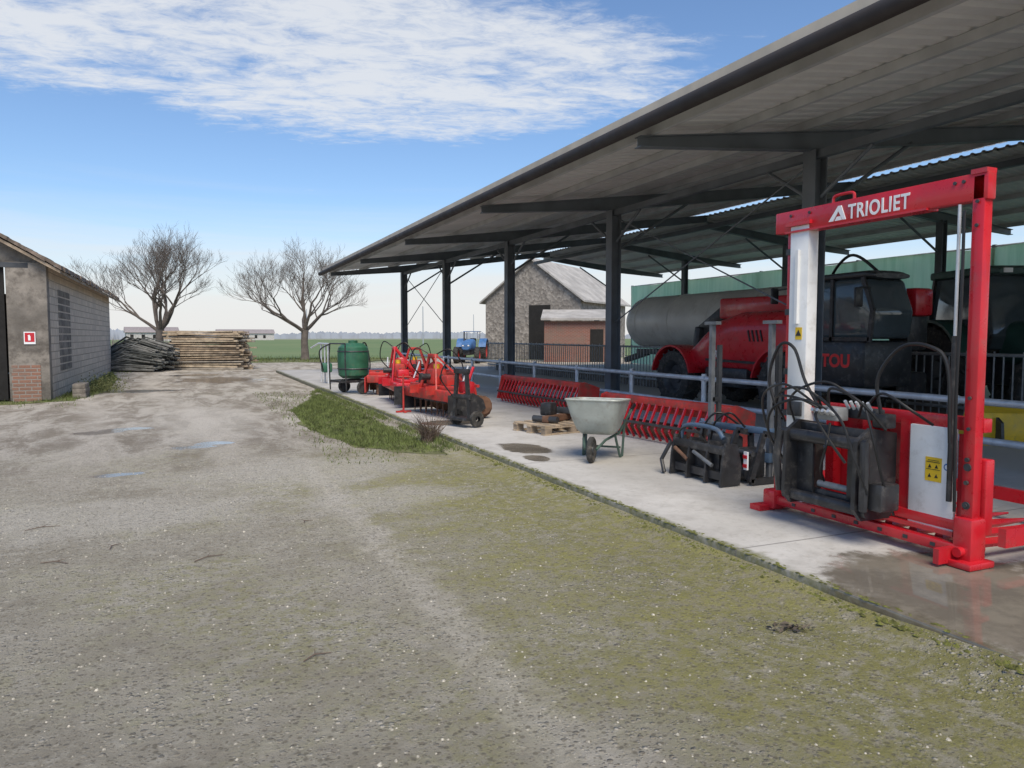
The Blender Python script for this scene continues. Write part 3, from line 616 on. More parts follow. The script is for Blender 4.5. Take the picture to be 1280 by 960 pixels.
# ------------------------------------------------------------------ wheelbarrow
wb=thing('wheelbarrow','grey steel wheelbarrow with dark legs standing on the concrete','wheelbarrow',(4.58,7.88,.1),math.radians(226)); wb.scale=(.94,.98,1.04)
b=MB()
def frus(o,zt,zb):
    return [(-.38+o,-.33+o,zt),(.42-o,-.35+o,zt+.04),(.42-o,.35-o,zt+.04),(-.38+o,.33-o,zt),(-.2+o,-.2+o,zb),(.14-o,-.19+o,zb),(.14-o,.19-o,zb),(-.2+o,.2-o,zb)]
q=[(4,5,6,7),(0,1,5,4),(1,2,6,5),(2,3,7,6),(3,0,4,7)]
def roundtray(o,zt,zb):
    n=32; L=[]
    for (cx,wx,wy,z,e) in ((-.03,.17,.2,zb,5),(-.01,.25,.25,zb+.06,5),(.0,.34,.3,zb+.22,6),(.02,.40,.345,zt,7)):
        for j in range(n):
            a=2*math.pi*j/n; c,s_=math.cos(a),math.sin(a)
            x=cx+(wx-o)*math.copysign(abs(c)**(2/e),c); L.append((x,(wy-o)*math.copysign(abs(s_)**(2/e),s_),z+(.04*(x+.38)/.8 if z==zt else 0)))
    F=[tuple(range(n))]
    for k in range(3):
        for j in range(n): F.append((k*n+j,k*n+(j+1)%n,(k+1)*n+(j+1)%n,(k+1)*n+j))
    return L,F
L_,F_=roundtray(0,.68,.30); b.add(L_,F_,BUCK); b.tube(L_[-32:]+[L_[-32]],.012,BUCK,8); L_,F_=roundtray(.008,.681,.308); b.add(L_,F_,BUCK); b.obj('tray',wb)
b=MB()
for s in(-1,1):
    b.tube([(.40,s*.07,.16),(.2,s*.14,.25),(-.2,s*.22,.29),(-.45,s*.27,.45),(-.8,s*.29,.56)],.016,DKGRN,8)
    b.tube([(-.05,s*.2,.28),(-.18,s*.24,.0),(-.3,s*.24,.0),(-.38,s*.25,.38)],.016,DKGRN,8)
b.tube([(-.2,-.24,.12),(-.2,.24,.12)],.012,DKGRN,8); b.obj('frame',wb)
b=MB()
for s in(-1,1): b.cyl((-.68,s*.283,.525),(-.84,s*.292,.575),.022,HOSE,10)
b.split('handle',wb)
w=part('wheel',wb,(.36,0,.15)); b=MB(); b.lathe([(.09,-.025),(.13,-.035),(.15,-.02),(.15,.02),(.13,.035),(.09,.025)],(0,0,0),(0,1,0),RUBBER,24); b.obj('tyre',w)
b=MB(); b.lathe([(0,-.03),(.04,-.03),(.05,-.01),(.09,-.025),(.09,.025),(.05,.01),(.04,.03),(0,.03)],(0,0,0),(0,1,0),STEELD,24); b.obj('rim',w)
# ------------------------------------------------------------------ pallet
pa=thing('pallet','weathered wooden pallet with steel pieces on top','pallet',(5.35,10.5,.1),math.radians(12))
b=MB()
for i in range(6): b.box((-.5+i*.2,0,.135),(.12,.8,.02),WOODL)
for y in(-.36,0,.36):
    b.box((0,y,.012),(1.15,.1,.02),WOODL); b.box((0,y,.112),(1.15,.1,.02),WOODL)
    for x in(-.5,0,.5): b.box((x,y,.062),(.13,.1,.078),WOOD)
b.obj('pallet_deck',pa)
bx=thing('steel_bracket','dark rusty steel linkage piece lying on a pallet','machine part',(5.35,10.5,.247),math.radians(30))
b=MB(); b.box((0,0,.06),(.7,.12,.1),RUST,bev=.01); b.box((.2,0,.16),(.1,.5,.1),STEELD,bev=.02); b.cyl((-.3,-.2,.06),(-.3,.25,.06),.05,STEELD); b.box((-.1,.1,.2),(.2,.2,.2),BLACK,bev=.02); b.obj('bracket_body',bx)
# ------------------------------------------------------------------ tined harrow
def tined(label,loc,L,rz):
    t=thing('tine_harrow',label,'farm implement',loc,rz,'red harrow sections stored on the apron'); t.scale=(1,1,.85)
    b=MB(); b.box((0,0,.66),(.16,L,.12),RED2,bev=.01); b.box((.22,0,.5),(.1,L,.1),RED2,bev=.01); b.box((.1,0,.58),(.3,L-.1,.02),RED2); b.obj('main_beam',t)
    k=int(L/.15)
    for i in range(k):
        y=-L/2+.1+i*(L-.2)/(k-1); b=MB()
        b.bar((-.07,y,.62),(-.2,y+.03,.22),.03,.03,RED); b.bar((-.2,y+.03,.22),(-.1,y+.02,.03),.028,.03,RED); b.obj('tine',t)
    b=MB(); b.cyl((.2,-L/2,.16),(.2,L/2,.16),.12,RUST,12); b.obj('roller',t)
    b=MB(); b.bar((-.2,-L/2,.30),(-.2,L/2,.30),.03,.04,STEELD); b.obj('tine_rail',t)
    b=MB()
    for y in(-L/2,L/2): b.prism([(-.22,.1),(.3,.02),(.34,.6),(.0,.74),(-.1,.7)],'y',y-.01,y+.01,RED2)
    b.split('side_plate',t)
    return t
tined('red tine harrow section with slanted bars in front of railing',(6.15,8.75,.1),2.7,math.radians(6))
tined('red tine harrow section with slanted bars beside a pallet',(6.75,14.0,.1),3.4,math.radians(3))
# ------------------------------------------------------------------ power harrows
def ph(label,loc,L,rz,body,blk=True,hs_=1.2):
    t=thing('rotary_harrow',label,'farm implement',loc,rz,'red tillage machines lined up on the apron')
    b=MB(); b.box((0,0,.42),(.5,L,.2),body,bev=.03); b.box((0,0,.55),(.3,L*.96,.08),body,bev=.02)
    for i in range(int(L/.25)): b.cyl((0,-L/2+.15+i*.25,.58),(0,-L/2+.15+i*.25,.61),.05,STEELD,8)
    b.obj('gear_trough',t)
    for i in range(int(L/.25)):
        y=-L/2+.15+i*.25; b=MB(); b.cyl((0,y,.34),(0,y,.26),.09,STEELD,12)
        for s in(-1,1): b.bar((s*.07,y,.28),(s*.08,y+s*.03,.02),.015,.06,RUST)
        b.obj('blade',t)
    b=MB(); b.cyl((.45,-L/2,.22),(.45,L/2,.22),.13,RUST,14)
    for i in range(int(L/.14)):
        b.lathe([(.13,-.01),(.2,0),(.13,.01)],(.45,-L/2+.07+i*.14,.22),(0,1,0),RUST,12)
    b.obj('packer_roller',t)
    b=MB()
    for y in(-.35,.35): b.bar((-.2,y,.5),(-.1,y*.35,hs_),.03,.05,body); b.bar((-.1,y*.35,hs_),(.42,y,.6),.025,.035,body); b.box((-.32,y,.5),(.2,.03,.16),body)
    b.box((-.1,0,hs_-.02),(.09,.28,.07),body,bev=.01); b.obj('headstock',t)
    b=MB(); b.box((-.02,0,.74),(.3,.32,.3),RED2,bev=.04); b.cyl((-.35,0,.74),(.1,0,.74),.06,BLACK); b.lathe([(.0,-.02),(.14,-.02),(.17,0),(.14,.02),(0,.02)],(.05,.2,.85),(.2,1,0),body,20); b.cyl((-.02,0,.88),(-.02,0,.97),.06,YEL,12)
    for s in(-1,1): b.box((0,s*.5,.68),(.25,.26,.2),BLACK if s>0 else body,bev=.04); b.cyl((0,s*.15,.74),(0,s*.5,.7),.05,STEELD,10)
    b.obj('gearbox',t)
    b=MB()
    for y in(-L/2-.03,L/2+.03): b.prism([(-.3,.08),(.28,.08),(.45,.2),(.4,.36),(.2,.48),(-.3,.46)],'y',y-.012,y+.012,BLACK if blk else body)
    b.split('end_plate',t)
    b=MB(); b.bar((.32,-L/2,.6),(.32,L/2,.6),.05,.05,body)
    for y in(-L*.3,L*.3): b.bar((.05,y,.52),(.45,y,.62),.04,.04,body); b.bar((.45,y,.62),(.5,y,.28),.04,.04,body); b.cyl((.2,y,.6),(.33,y,.95),.018,GALV,8)
    b.obj('roller_frame',t)
    b=MB(); b.curve([(-.1,.1,hs_),(-.3,.3,hs_+.12),(-.35,.45,1.0),(-.1,.5,.7)],.012,HOSE); b.curve([(-.1,-.1,hs_),(.1,-.3,hs_+.1),(.3,-.4,1.0),(.3,-.5,.65)],.012,HOSE); b.split('hose',t)
    return t
ph('red rotary harrow with gearbox and black end plates on concrete',(4.3,13.4,.1),2.0,math.radians(8),RED2,hs_=1.15)
ph('bright red rotary tiller with upright headstock beside green sprayer',(4.3,16.2,.1),2.4,math.radians(-6),RED,hs_=1.25)
ph('red tiller with hoses stored near the railing',(5.3,18.4,.1),2.4,math.radians(70),RED2,False)
lf=thing('linkage_frame','black and red three point linkage frame standing upright','machine part',(4.12,11.55,.1),math.radians(20))
b=MB()
for y in(-.2,.2): b.bar((0,y,.12),(0,y*.6,.92),.04,.07,BLACK)
b.box((0,0,.5),(.06,.45,.08),BLACK,bev=.01); b.box((0,0,.14),(.25,.5,.05),BLACK,bev=.01); b.box((0,0,.92),(.08,.34,.08),BLACK,bev=.01)
b.lathe([(.05,-.03),(.13,-.03),(.13,.03),(.05,.03)],(.1,.26,.14),(0,1,0),RUBBER,18); b.lathe([(.05,-.03),(.13,-.03),(.13,.03),(.05,.03)],(.1,-.26,.14),(0,1,0),RUBBER,18); b.obj('frame',lf)
b=MB(); b.box((.1,.0,.65),(.12,.3,.2),RED,bev=.03); b.cyl((.05,.0,.55),(.25,.0,.98),.025,RED); b.curve([(0,.1,.9),(-.15,.2,1.05),(-.2,.3,.8),(0,.25,.5)],.011,HOSE); b.obj('red_bracket',lf)
js=thing('parking_stand','thin red tubular stand with cross foot on the concrete','machine part',(3.85,14.2,.1))
b=MB(); b.cyl((0,0,.02),(0,0,.75),.02,RED2,10); b.box((0,0,.02),(.3,.05,.03),RED2); b.box((0,0,.022),(.05,.3,.03),RED2); b.cyl((-.1,0,.7),(.15,0,.7),.018,RED2,8); b.obj('stand_body',js)
# ------------------------------------------------------------------ black fork attachments
fa=thing('lifting_attachment','black loader attachment with two grey steel uprights','loader attachment',(5.35,6.45,.1))
for x,y in((5.45,5.9),(5.3,6.65)):
    b=MB(); b.bar((x,y,.12),(x,y,1.72),.05,.05,POSTG); b.bar((x-.0,y-.1,1.74),(x,y+.1,1.74),.07,.035,POSTG); b.bar((x+.1,y,.12),(x+.1,y,1.5),.045,.045,STEELD); b.bar((x,y,.9),(x+.1,y,.9),.05,.05,BLACK); b.box((x+.05,y,.12),(.3,.14,.03),STEELD); b.obj('upright',fa,True)
b=MB(); b.bar((5.45,5.85,.35),(5.3,6.75,.35),.1,.1,BLUEG,bev=.02); b.bar((5.45,5.85,.62),(5.3,6.75,.62),.07,.07,BLUEG,bev=.015)
for x,y in((5.3,5.8),(5.26,6.15),(5.2,6.6)):
    P_=[(x-.18,.14),(x+.18,.14),(x+.16,.58),(x-.02,.62)]
    for i in range(4): p_,q_=P_[i],P_[(i+1)%4]; b.bar((p_[0],y,p_[1]),(q_[0],y,q_[1]),.035,.06,BLACK)
b.box((5.25,6.35,.42),(.22,.34,.26),STEELD,bev=.03); b.box((5.3,6.0,.3),(.2,.2,.3),BLACK,bev=.02); b.cyl((5.15,5.8,.42),(5.12,6.6,.42),.03,STEELD); b.curve([(5.3,6.1,.65),(5.15,6.15,.8),(5.08,6.3,.7),(5.1,6.4,.5)],.011,HOSE); b.curve([(5.4,6.3,.65),(5.2,6.4,.78),(5.1,6.5,.65),(5.15,6.6,.4)],.011,HOSE)
b.cyl((5.2,5.9,.2),(5.2,6.25,.2),.07,STEELD); b.obj('carriage',fa,True)
b=MB(); b.box((5.06,5.8,.36),(.02,.05,.18),WHITET); 
for i in range(2): b.box((5.046,5.8,.31+i*.09),(.012,.05,.035),RED)
b.obj('reflector_plate',fa,True)
ga=thing('gripper_attachment','low black hydraulic gripper with blue grey tube on top','loader attachment',(4.98,6.35,.1))
b=MB(); b.curve([(4.86,5.9,.58),(4.86,6.02,.66),(4.86,6.35,.67),(4.86,6.55,.62),(4.86,6.6,.46)],.024,BLUEG,10); b.obj('blue_tube',ga,True,label='bent blue grey steel tube')
b=MB(); b.bar((4.86,5.85,.46),(4.86,6.7,.46),.08,.09,BLACK,bev=.015); b.bar((4.86,5.9,.2),(4.86,6.65,.2),.07,.08,BLACK); b.box((4.92,6.25,.33),(.06,.5,.26),BLACK,bev=.02)
for y in(5.85,6.1,6.4,6.68): b.prism([(4.78,.11),(5.02,.11),(5.04,.3),(4.98,.52),(4.84,.54),(4.8,.35)],'y',y-.014,y+.014,BLACK)
b.tube([(4.82,6.72,.45),(4.74,6.78,.25),(4.72,6.7,.12)],.022,BLACK); b.cyl((4.8,6.0,.3),(4.8,6.3,.4),.02,POSTG); b.cyl((4.8,6.4,.3),(4.8,6.62,.4),.02,RUST); b.curve([(4.86,6.15,.5),(4.74,6.25,.66),(4.78,6.5,.6),(4.86,6.6,.45)],.01,HOSE); b.obj('gripper_frame',ga,True)
# ------------------------------------------------------------------ green sprayer
sp=thing('tank_sprayer','small green tank sprayer on black frame with small wheels','sprayer',(3.95,19.5,.1),math.radians(20))
b=MB(); b.lathe([(0,.38),(.28,.4),(.38,.48),(.4,.7),(.4,1.05),(.38,1.2),(.27,1.3),(.12,1.32),(.12,1.38),(0,1.39)],(0,0,0),(0,0,1),GREEN,32)
b.lathe([(.405,-.015),(.415,0),(.405,.015)],(0,0,.65),(0,0,1),STEELD,32);b.lathe([(.405,-.015),(.415,0),(.405,.015)],(0,0,1.1),(0,0,1),STEELD,32); b.obj('tank',sp)
b=MB()
for s in(-1,1): b.bar((-.45,s*.35,.33),(.45,s*.35,.33),.06,.06,BLACK); b.tube([(-.45,s*.4,.1),(-.48,s*.4,.9),(-.46,s*.38,1.3)],.018,BLACK)
b.bar((-.45,-.4,.33),(-.45,.4,.33),.06,.06,BLACK); b.bar((.4,-.4,.33),(.4,.4,.33),.06,.06,BLACK); b.tube([(-.46,-.38,1.3),(-.46,.38,1.3)],.018,BLACK); b.box((.55,0,.33),(.25,.25,.25),RED2,bev=.03)
b.obj('frame',sp)
for s in(-1,1):
    w=part('wheel',sp,(0,s*.46,.17)); b=MB(); b.lathe([(.11,-.04),(.16,-.045),(.17,0),(.16,.045),(.11,.04)],(0,0,0),(0,1,0),RUBBER,24); b.obj('tyre',w); b=MB(); b.lathe([(0,-.03),(.05,-.03),(.11,-.02),(.11,.02),(.05,.03),(0,.03)],(0,0,0),(0,1,0),STEELD,24); b.obj('rim',w)
b=MB(); b.curve([(.3,.2,1.2),(.6,.35,1.3),(.7,.3,.8),(.55,.1,.5)],.02,HOSE); b.curve([(-.5,.3,1.3),(-.75,.4,1.1),(-.65,.4,.6)],.018,HOSE); b.split('hose',sp)
gf=thing('boom_frame','thin galvanised boom frame standing at the apron end','machine part',(4.0,24.2,.1))
b=MB(); 
for y in(-.6,0,.7): b.cyl((0,y,0),(0,y,1.25),.025,GALV,8)
b.tube([(0,-.8,1.25),(0,1.2,1.25),(-.2,1.5,1.1)],.03,GALV,8); b.tube([(0,-.6,.6),(0,.7,.6)],.02,GALV,8); b.box((0,-.3,.5),(.3,.4,.3),GREEN,bev=.05); b.obj('frame_tubes',gf)
# ------------------------------------------------------------------ left farm building
fb=thing('farm_outbuilding','grey rendered farm outbuilding with block side wall and tile roof','building',(-8.2,29.5,0))
b=MB()
b.prism([(21.6,0),(37.4,0),(37.4,3.32),(21.6,3.32)],'x',-3.45,-3.15,BRICKSIDE)
for i in range(9):
    for j in range(11):
        b.box((-3.145,23.2+i*.24,.75+j*.2),(.012,.2,.16),CONC)
b.box((-8.2,37.25,1.7),(9.5,.3,3.3),CONC); b.box((-12.95,29.5,1.7),(.3,15.2,3.3),CONC); b.obj('block_wall',fb,True)
b=MB()
b.box((-3.55,21.45,1.7),(.85,.34,3.35),CONC,bev=.02); b.box((-3.62,21.272,.45),(.6,.02,.9),BRICKLOW); b.box((-5.3,21.5,1.7),(1.6,.26,3.3),CONC); b.prism([(-13,3.3),(-3.12,3.3),(-3.12,3.42),(-8.1,6.35),(-13,3.42)],'y',21.4,21.62,CONC); b.box((-9.5,21.5,1.7),(6.8,.25,3.3),CONC); b.obj('gable_wall',fb,True)
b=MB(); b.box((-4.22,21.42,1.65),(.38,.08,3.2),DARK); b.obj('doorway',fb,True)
b=MB(); b.box((-4.75,21.33,1.7),(.66,.06,3.2),RUST,bev=.01); b.box((-4.75,21.29,.75),(.6,.03,1.2),BRICKLOW); b.bar((-5.4,21.3,3.3),(-3.5,21.3,3.3),.05,.12,STEELD); b.obj('sliding_door',fb,True)
b=MB()
zz=lambda x:3.3+.585*(-3.15-x)
for i in range(54):
    y=21.0+i*.31
    for j in range(15):
        x=-2.75-j*.36+R.uniform(-.03,.03); dz=R.uniform(-.015,.02)
        b.prism([(x,zz(x)+.12+dz),(x-.38,zz(x-.38)+.14),(x-.38,zz(x-.38)+.21),(x-.19,zz(x-.19)+.22),(x,zz(x)+.22+dz)],'y',y+.01+R.uniform(-.02,.02),y+.28+R.uniform(-.03,.02),TILE)
b.prism([(-2.8,zz(-2.8)+.02),(-8.2,zz(-8.2)+.02),(-8.2,zz(-8.2)+.1),(-2.8,zz(-2.8)+.1)],'y',21.05,37.8,WOOD)
b.prism([(-8.2,zz(-8.2)+.02),(-13.6,zz(-2.8)+.02),(-13.6,zz(-2.8)+.12),(-8.2,zz(-8.2)+.12)],'y',21.05,37.8,TILE); b.obj('roof',fb,True)
sg=thing('fire_extinguisher_sign','small red and white fire extinguisher sign on grey wall','sign',(-3.52,21.26,1.55))
b=MB(); b.box((0,0,0),(.24,.012,.3),WHITET); b.obj('sign_plate',sg)
b=MB(); b.box((.0,-.009,.015),(.2,.004,.22),RED); b.obj('sign_panel',sg)
b=MB(); b.prism([(-.03,-.06),(.02,-.06),(.02,.04),(.005,.06),(.005,.08),(-.04,.06),(-.03,.04)],'y',-.016,-.012,WHITET); b.obj('extinguisher_symbol',sg)
bs=thing('brick_stack','short stack of grey bricks on the ground by the wall','brick stack',(-2.6,22.4,0))
b=MB()
for k in range(3):
    for i in range(3): b.box((R.uniform(-.01,.01),-.3+i*.28,.06+k*.122),(.3,.25,.118),CONC,bev=.008)
b.obj('bricks',bs)
# ------------------------------------------------------------------ barn
bn=thing('stone_barn','old rubble stone barn with gable front and pale roof','barn',(21.7,46.5,0),math.radians(-50))
W=3.6;L=9.5
b=MB(); b.prism([(-W,0),(W,0),(W,4.1),(0,6.75),(-W,4.1)],'y',0,L,RUBBLE); b.obj('stone_wall',bn)
b=MB(); SL=M('pale_barn_roof',(.4,.38,.35),.85,0,.2,1,dirt=(.25,.22,.19),dirtamt=.5)
for s in(-1,1): b.prism([(0,6.8),(s*(W+.35),3.85),(s*(W+.35),3.97),(0,6.93)],'y',-.3,L+.3,SL)
b.obj('roof',bn)
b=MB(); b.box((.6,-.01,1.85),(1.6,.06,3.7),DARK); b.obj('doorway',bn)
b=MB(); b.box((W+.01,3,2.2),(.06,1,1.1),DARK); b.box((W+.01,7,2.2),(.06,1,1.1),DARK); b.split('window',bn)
lt=thing('brick_lean_to','low red brick outhouse with pale flat sloping roof','outbuilding',(22.5,41.5,0),math.radians(-28))
b=MB(); b.box((0,0,1.25),(4.0,3,2.5),BRICKRED); b.obj('brick_wall',lt)
b=MB(); b.prism([(-1.8,2.55),(1.8,3.2),(1.8,3.32),(-1.8,2.67)],'x',-2.2,2.2,SL); b.obj('roof',lt)
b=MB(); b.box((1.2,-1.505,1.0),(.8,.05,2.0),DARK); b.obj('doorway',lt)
# ------------------------------------------------------------------ timber piles
b=MB(); WP=[M('timber_a',(.4,.33,.24),.9,0,.3,4,bump=.4),WOOD,WOODL,M('timber_grey',(.3,.27,.23),.9,0,.3,4)]
tp=thing('timber_stack','tall stack of weathered boards and poles on the yard','timber stack',(.9,38.6,0),math.radians(-20))
for k in range(17):
    z=.06+k*.108; y=-.7-R.uniform(0,.08)
    while y<.75:
        w=R.uniform(.1,.2); L=3.6-.035*k+R.uniform(-.5,.5); b.box((R.uniform(-.2,.2),y+w/2,z),(L,w*.9,R.uniform(.05,.09)),R.choice(WP),rot=(R.uniform(-.08,.08),R.uniform(-.02,.02),R.uniform(-.05,.05))); y+=w
b.obj('boards',tp,smooth=False)
pp=thing('pole_heap','sloping heap of dark round vineyard poles','log pile',(-2.2,38.0,0),math.radians(-25))
b=MB(); DP=[M('dark_pole',(.075,.08,.075),.9,0,.4,5),M('grey_pole',(.17,.17,.16),.9,0,.3,5)]
for i in range(330):
    x=R.uniform(-.5,.5); y=R.uniform(-1,1); h=(1.6*math.sqrt(max(0,1-abs(y)))) *math.sqrt(R.random())+.05; L=R.uniform(.9,1.5)
    b.tube([(x-L,y*1.1+R.uniform(-.2,.2),max(.05,h*.5)),(x,y*1.1,h),(x+L,y*1.1+R.uniform(-.2,.2),max(.05,h*.75))],R.uniform(.03,.05),R.choice(DP),6)
b.obj('poles',pp)
# ------------------------------------------------------------------ trees
def tree(label,loc,H,spread,seed,th=2.0,tr=.27):
    r=random.Random(seed); t=thing('bare_tree',label,'tree',loc)
    bt=MB(); bt.tube([(0,0,-.1),(.03,0,.3),(0,.05,th*.6),(.05,0,th)],[tr*1.35,tr,tr*.85,tr*.9],BARK,10); bt.obj('trunk',t)
    bc_=MB()
    def br(p,d,L,rad,dep):
        pts=[p]; q=p; dd=d
        for k in range(3):
            dd=(dd+Vector((r.uniform(-1,1),r.uniform(-1,1),r.uniform(-.4,1.0)))*.22).normalized(); q=q+dd*L/3; pts.append(q)
        bc_.tube(pts,[rad,rad*.82,rad*.67,rad*.5],BARK,6 if dep<2 else 3,cap=False)
        if dep>=6: return
        n=[3,3,4,3,3,2][dep]
        for i in range(n):
            f=r.uniform(.4,1); idx=min(2,int(f*3)); base=pts[idx].lerp(pts[idx+1],f*3-idx)
            if i==0: base=pts[3]
            nd=(dd+Vector((r.uniform(-1,1),r.uniform(-1,1),r.uniform(-.45,.85)))*(.76)).normalized()
            br(base,nd,L*r.uniform(.62,.8),max(.0055,rad*.5),dep+1)
    for i in range(7):
        a=i*.9+r.uniform(-.3,.3); el=r.uniform(.3,1.35); d=Vector((math.cos(a)*math.cos(el)*spread,math.sin(a)*math.cos(el)*spread,math.sin(el))).normalized()
        br(Vector((0.02,0,th-.15)),d,(H-th)*.34,tr*.45,0)
    bc_.obj('crown',t,smooth=False); return t
tree('wide leafless walnut tree with short trunk behind timber piles',(-1.6,50.5,0),8.5,1.2,3)
tree('leafless tree with rounded crown on the yard edge',(7.1,50.9,0),8.4,.95,11)
bu=thing('dry_shrub','small leafless brown shrub at the concrete edge','shrub',(3.3,10.7,0)); b=MB(); TW=M('dry_twig',(.14,.1,.075),.9)
for i in range(220):
    a=R.uniform(0,6.28); s=R.uniform(.1,.32); h=R.uniform(.15,.45); b.tube([(R.uniform(-.12,.12),R.uniform(-.12,.12),0),(math.cos(a)*s*.5+R.uniform(-.05,.05),math.sin(a)*s*.5,h*.6),(math.cos(a)*s,math.sin(a)*s,h)],[.004,.003,.0015],TW,3)
b.obj('twigs',bu)
bu=thing('green_shrub','low scrubby plant beside the block wall','shrub',(-2.3,24.6,0)); b=MB(); LF=M('scrub_leaf',(.13,.14,.05),.9,0,.4,8)
for i in range(900):
    p=Vector((R.gauss(0,.25),R.gauss(0,.6),abs(R.gauss(0,.2)))); u=Vector((R.uniform(-1,1),R.uniform(-1,1),R.uniform(-1,1))).normalized()*.05; w=u.orthogonal().normalized()*.02; b.add([p-w,p+w,p+u],[(0,1,2)],LF)
b.obj('foliage',bu,smooth=False)
dm=thing('rag_debris','crumpled dark plastic and leaves lying on mossy ground','debris',(3.0,3.03,0)); b=MB(); LFB=M('dead_leaf',(.09,.07,.05),.8,0,.4,20)
for i in range(50):
    p=Vector((R.gauss(0,.055),R.gauss(0,.035),.008+abs(R.gauss(0,.007)))); a=R.uniform(0,6.3); l=R.uniform(.01,.032); u=Vector((math.cos(a)*l,math.sin(a)*l,R.uniform(0,.01))); w=Vector((-math.sin(a),math.cos(a),.15))*l*.35
    b.add([p-u,p-w,p+u,p+w+Vector((0,0,.005))],[(0,1,2,3)],HOSE if R.random()<.4 else LFB)
b.obj('scraps',dm,smooth=False)
def twig(x,y,a,l):
    t=thing('fallen_twig','thin dry twig lying on the worn yard','twig',(x,y,.006),a); b=MB(); b.tube([(-l/2,0,0),(0,.02,.006),(l/2,-.01,0)],[.003,.004,.002],TW,5); b.tube([(0,.02,.006),(l*.2,.07,.01)],[.003,.0015],TW,4); b.obj('stick',t)
for q in((-1.15,7.15,.3,.25),(-.9,6.0,-.4,.2),(.1,5.7,.5,.22),(-.55,6.3,1.2,.15),(.55,3.7,.4,.15),(.9,6.5,.9,.1)): twig(*q)
# ------------------------------------------------------------------ distance
for x,y,w,d,h,a in((-78,225,16,9,4.6,.1),(-60,230,14,9,5.2,-.1),(-45,226,22,10,4.2,.05),(-28,235,12,8,4.8,.2),(-100,235,20,10,4.4,0),(-10,250,14,9,4.2,.1),(20,300,20,10,4,.0)):
    t=thing('farmhouse','distant pale farmhouse with brown pitched roof','house',(x,y,0),a,'distant houses beyond the field')
    b=MB(); b.box((0,0,h*.32),(w,d,h*.64),HOUSE)
    b.obj('wall',t); b=MB(); b.prism([(-d/2-.4,h*.62),(d/2+.4,h*.62),(0,h*1.02)],'x',-w/2-.4,w/2+.4,HROOF); b.obj('roof',t)
    b=MB()
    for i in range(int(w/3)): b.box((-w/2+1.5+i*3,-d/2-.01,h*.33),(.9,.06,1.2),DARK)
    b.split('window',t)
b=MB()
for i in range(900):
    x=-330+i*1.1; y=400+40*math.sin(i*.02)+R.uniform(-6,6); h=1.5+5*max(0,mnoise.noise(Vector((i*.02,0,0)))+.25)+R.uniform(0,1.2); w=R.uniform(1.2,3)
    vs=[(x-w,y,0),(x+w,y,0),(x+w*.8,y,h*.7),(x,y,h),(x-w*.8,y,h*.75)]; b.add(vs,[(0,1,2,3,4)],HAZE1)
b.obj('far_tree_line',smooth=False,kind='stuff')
b=MB()
for i in range(2600):
    x=R.uniform(-45,2); y=R.uniform(92,100); h=abs(R.gauss(0,.6))+.1; a=R.uniform(0,3); b.add([(x-.05,y,0),(x+.05,y,0),(x+R.uniform(-.5,.5),y,h+.3)],[(0,1,2)],HAZE2)
b.obj('scrub_hedge',smooth=False,kind='stuff')
for x,y in((36,120),(60,160),(86,205),(20,140)):
    t=thing('utility_pole','slim pole standing in the far field','utility pole',(x,y,0),0,'poles across the field'); b=MB(); b.cyl((0,0,0),(0,0,6.5),.1,HAZE1,8,.07); b.obj('pole',t)
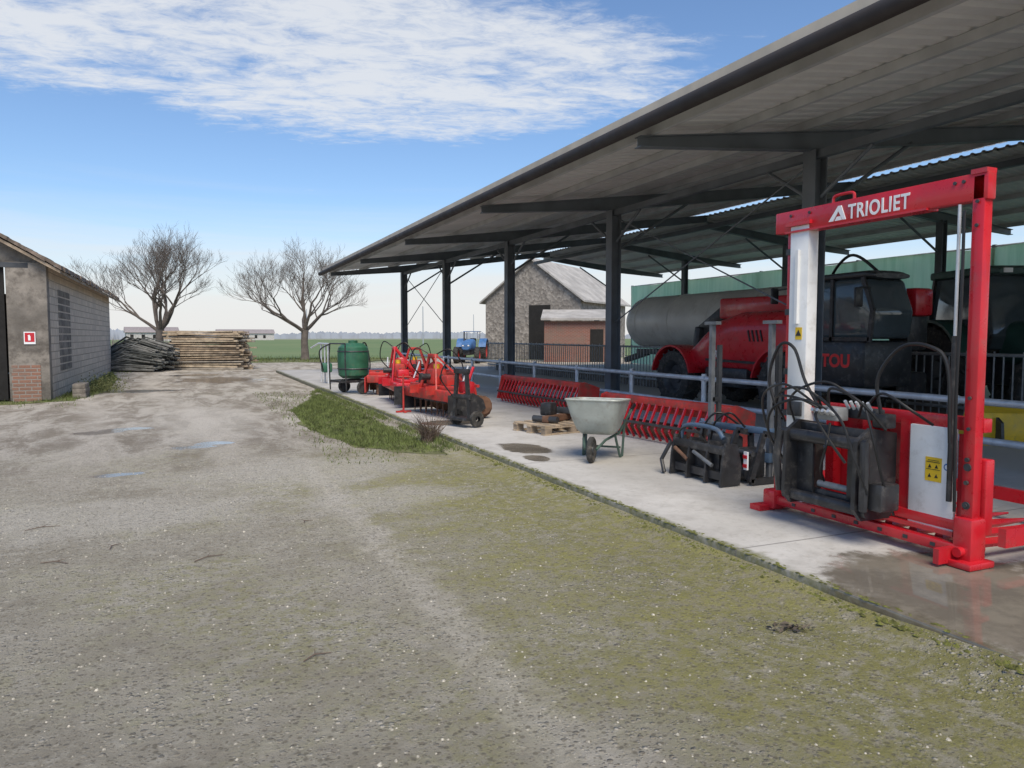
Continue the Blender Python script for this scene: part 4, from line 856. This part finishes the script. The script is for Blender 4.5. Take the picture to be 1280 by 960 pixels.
# ------------------------------------------------------------------ light
el=math.radians(54); dirv=Vector((-.22,-.97,0)).normalized(); S=Vector((dirv.x*math.cos(el),dirv.y*math.cos(el),math.sin(el)))
sun=bpy.data.lights.new('sun','SUN'); sun.energy=3.9; sun.angle=math.radians(34); sun.color=(1,.9,.75); so=bpy.data.objects.new('sun',sun); so.rotation_euler=S.to_track_quat('Z','Y').to_euler(); so.location=(-10,-20,30); COL.objects.link(so)
w=bpy.data.worlds.new('World'); scn.world=w; w.use_nodes=True; nt=NT(w.node_tree); bg=w.node_tree.nodes['Background']
sky=nt.n('ShaderNodeTexSky'); sky.sky_type='NISHITA'; sky.sun_disc=False; sky.sun_elevation=el; sky.sun_rotation=math.atan2(dirv.x,dirv.y); sky.air_density=1.0; sky.dust_density=.5; sky.ozone_density=1.5
g=nt.n('ShaderNodeTexCoord').outputs['Generated']; o=nt.sep(g); zc=nt.math('MAXIMUM',o[2],.03)
px=nt.math('DIVIDE',o[0],zc); py=nt.math('DIVIDE',o[1],zc)
v=nt.comb(nt.math('ADD',nt.math('MULTIPLY',px,1.0),nt.math('MULTIPLY',py,.35)),nt.math('MULTIPLY',py,1.35),0.0)
c1=nt.noise(v,1.5,9,.62,.6); c2=nt.noise(v,7.0,8,.7,.5)
a=nt.math('DIVIDE',nt.math('SUBTRACT',px,.4),1.75); b_=nt.math('DIVIDE',nt.math('SUBTRACT',py,2.85),1.1)
d=nt.math('ADD',nt.math('MULTIPLY',a,a),nt.math('MULTIPLY',b_,b_)); reg=nt.ramp(d,.1,1.4,1,0)
den=nt.math('ADD',nt.math('MULTIPLY',c1,.58),nt.math('MULTIPLY',c2,.42))
den=nt.math('ADD',den,nt.math('MULTIPLY',nt.math('SUBTRACT',reg,.62),.28)); cl=nt.ramp(den,.42,.67,0,.86)
low=nt.noise(nt.comb(nt.math('MULTIPLY',px,.12),nt.math('MULTIPLY',o[2],14.0),0.0),1.6,6,.6,.3)
hz=nt.ramp(nt.math('ADD',o[2],nt.math('MULTIPLY',nt.math('SUBTRACT',low,.5),.16)),.02,.19,.93,0)
skc=nt.mix(1.0,sky.outputs[0],(.88,1.0,1.14),'MULTIPLY')
colr=nt.mix(hz,skc,(6.0,5.95,5.9)); colr=nt.mix(cl,colr,(5.8,5.95,6.15))
nt.st(bg.inputs[0],colr); bg.inputs[1].default_value=.14
# ------------------------------------------------------------------ camera
cam=bpy.data.cameras.new('camera'); co=bpy.data.objects.new('camera',cam); COL.objects.link(co); co.location=(0,0,1.6)
co.rotation_euler=(math.radians(90-3.7),0,math.radians(-23.5)); cam.sensor_width=36; cam.lens=26.16; cam.clip_end=6000; cam.clip_start=.05
scn.camera=co
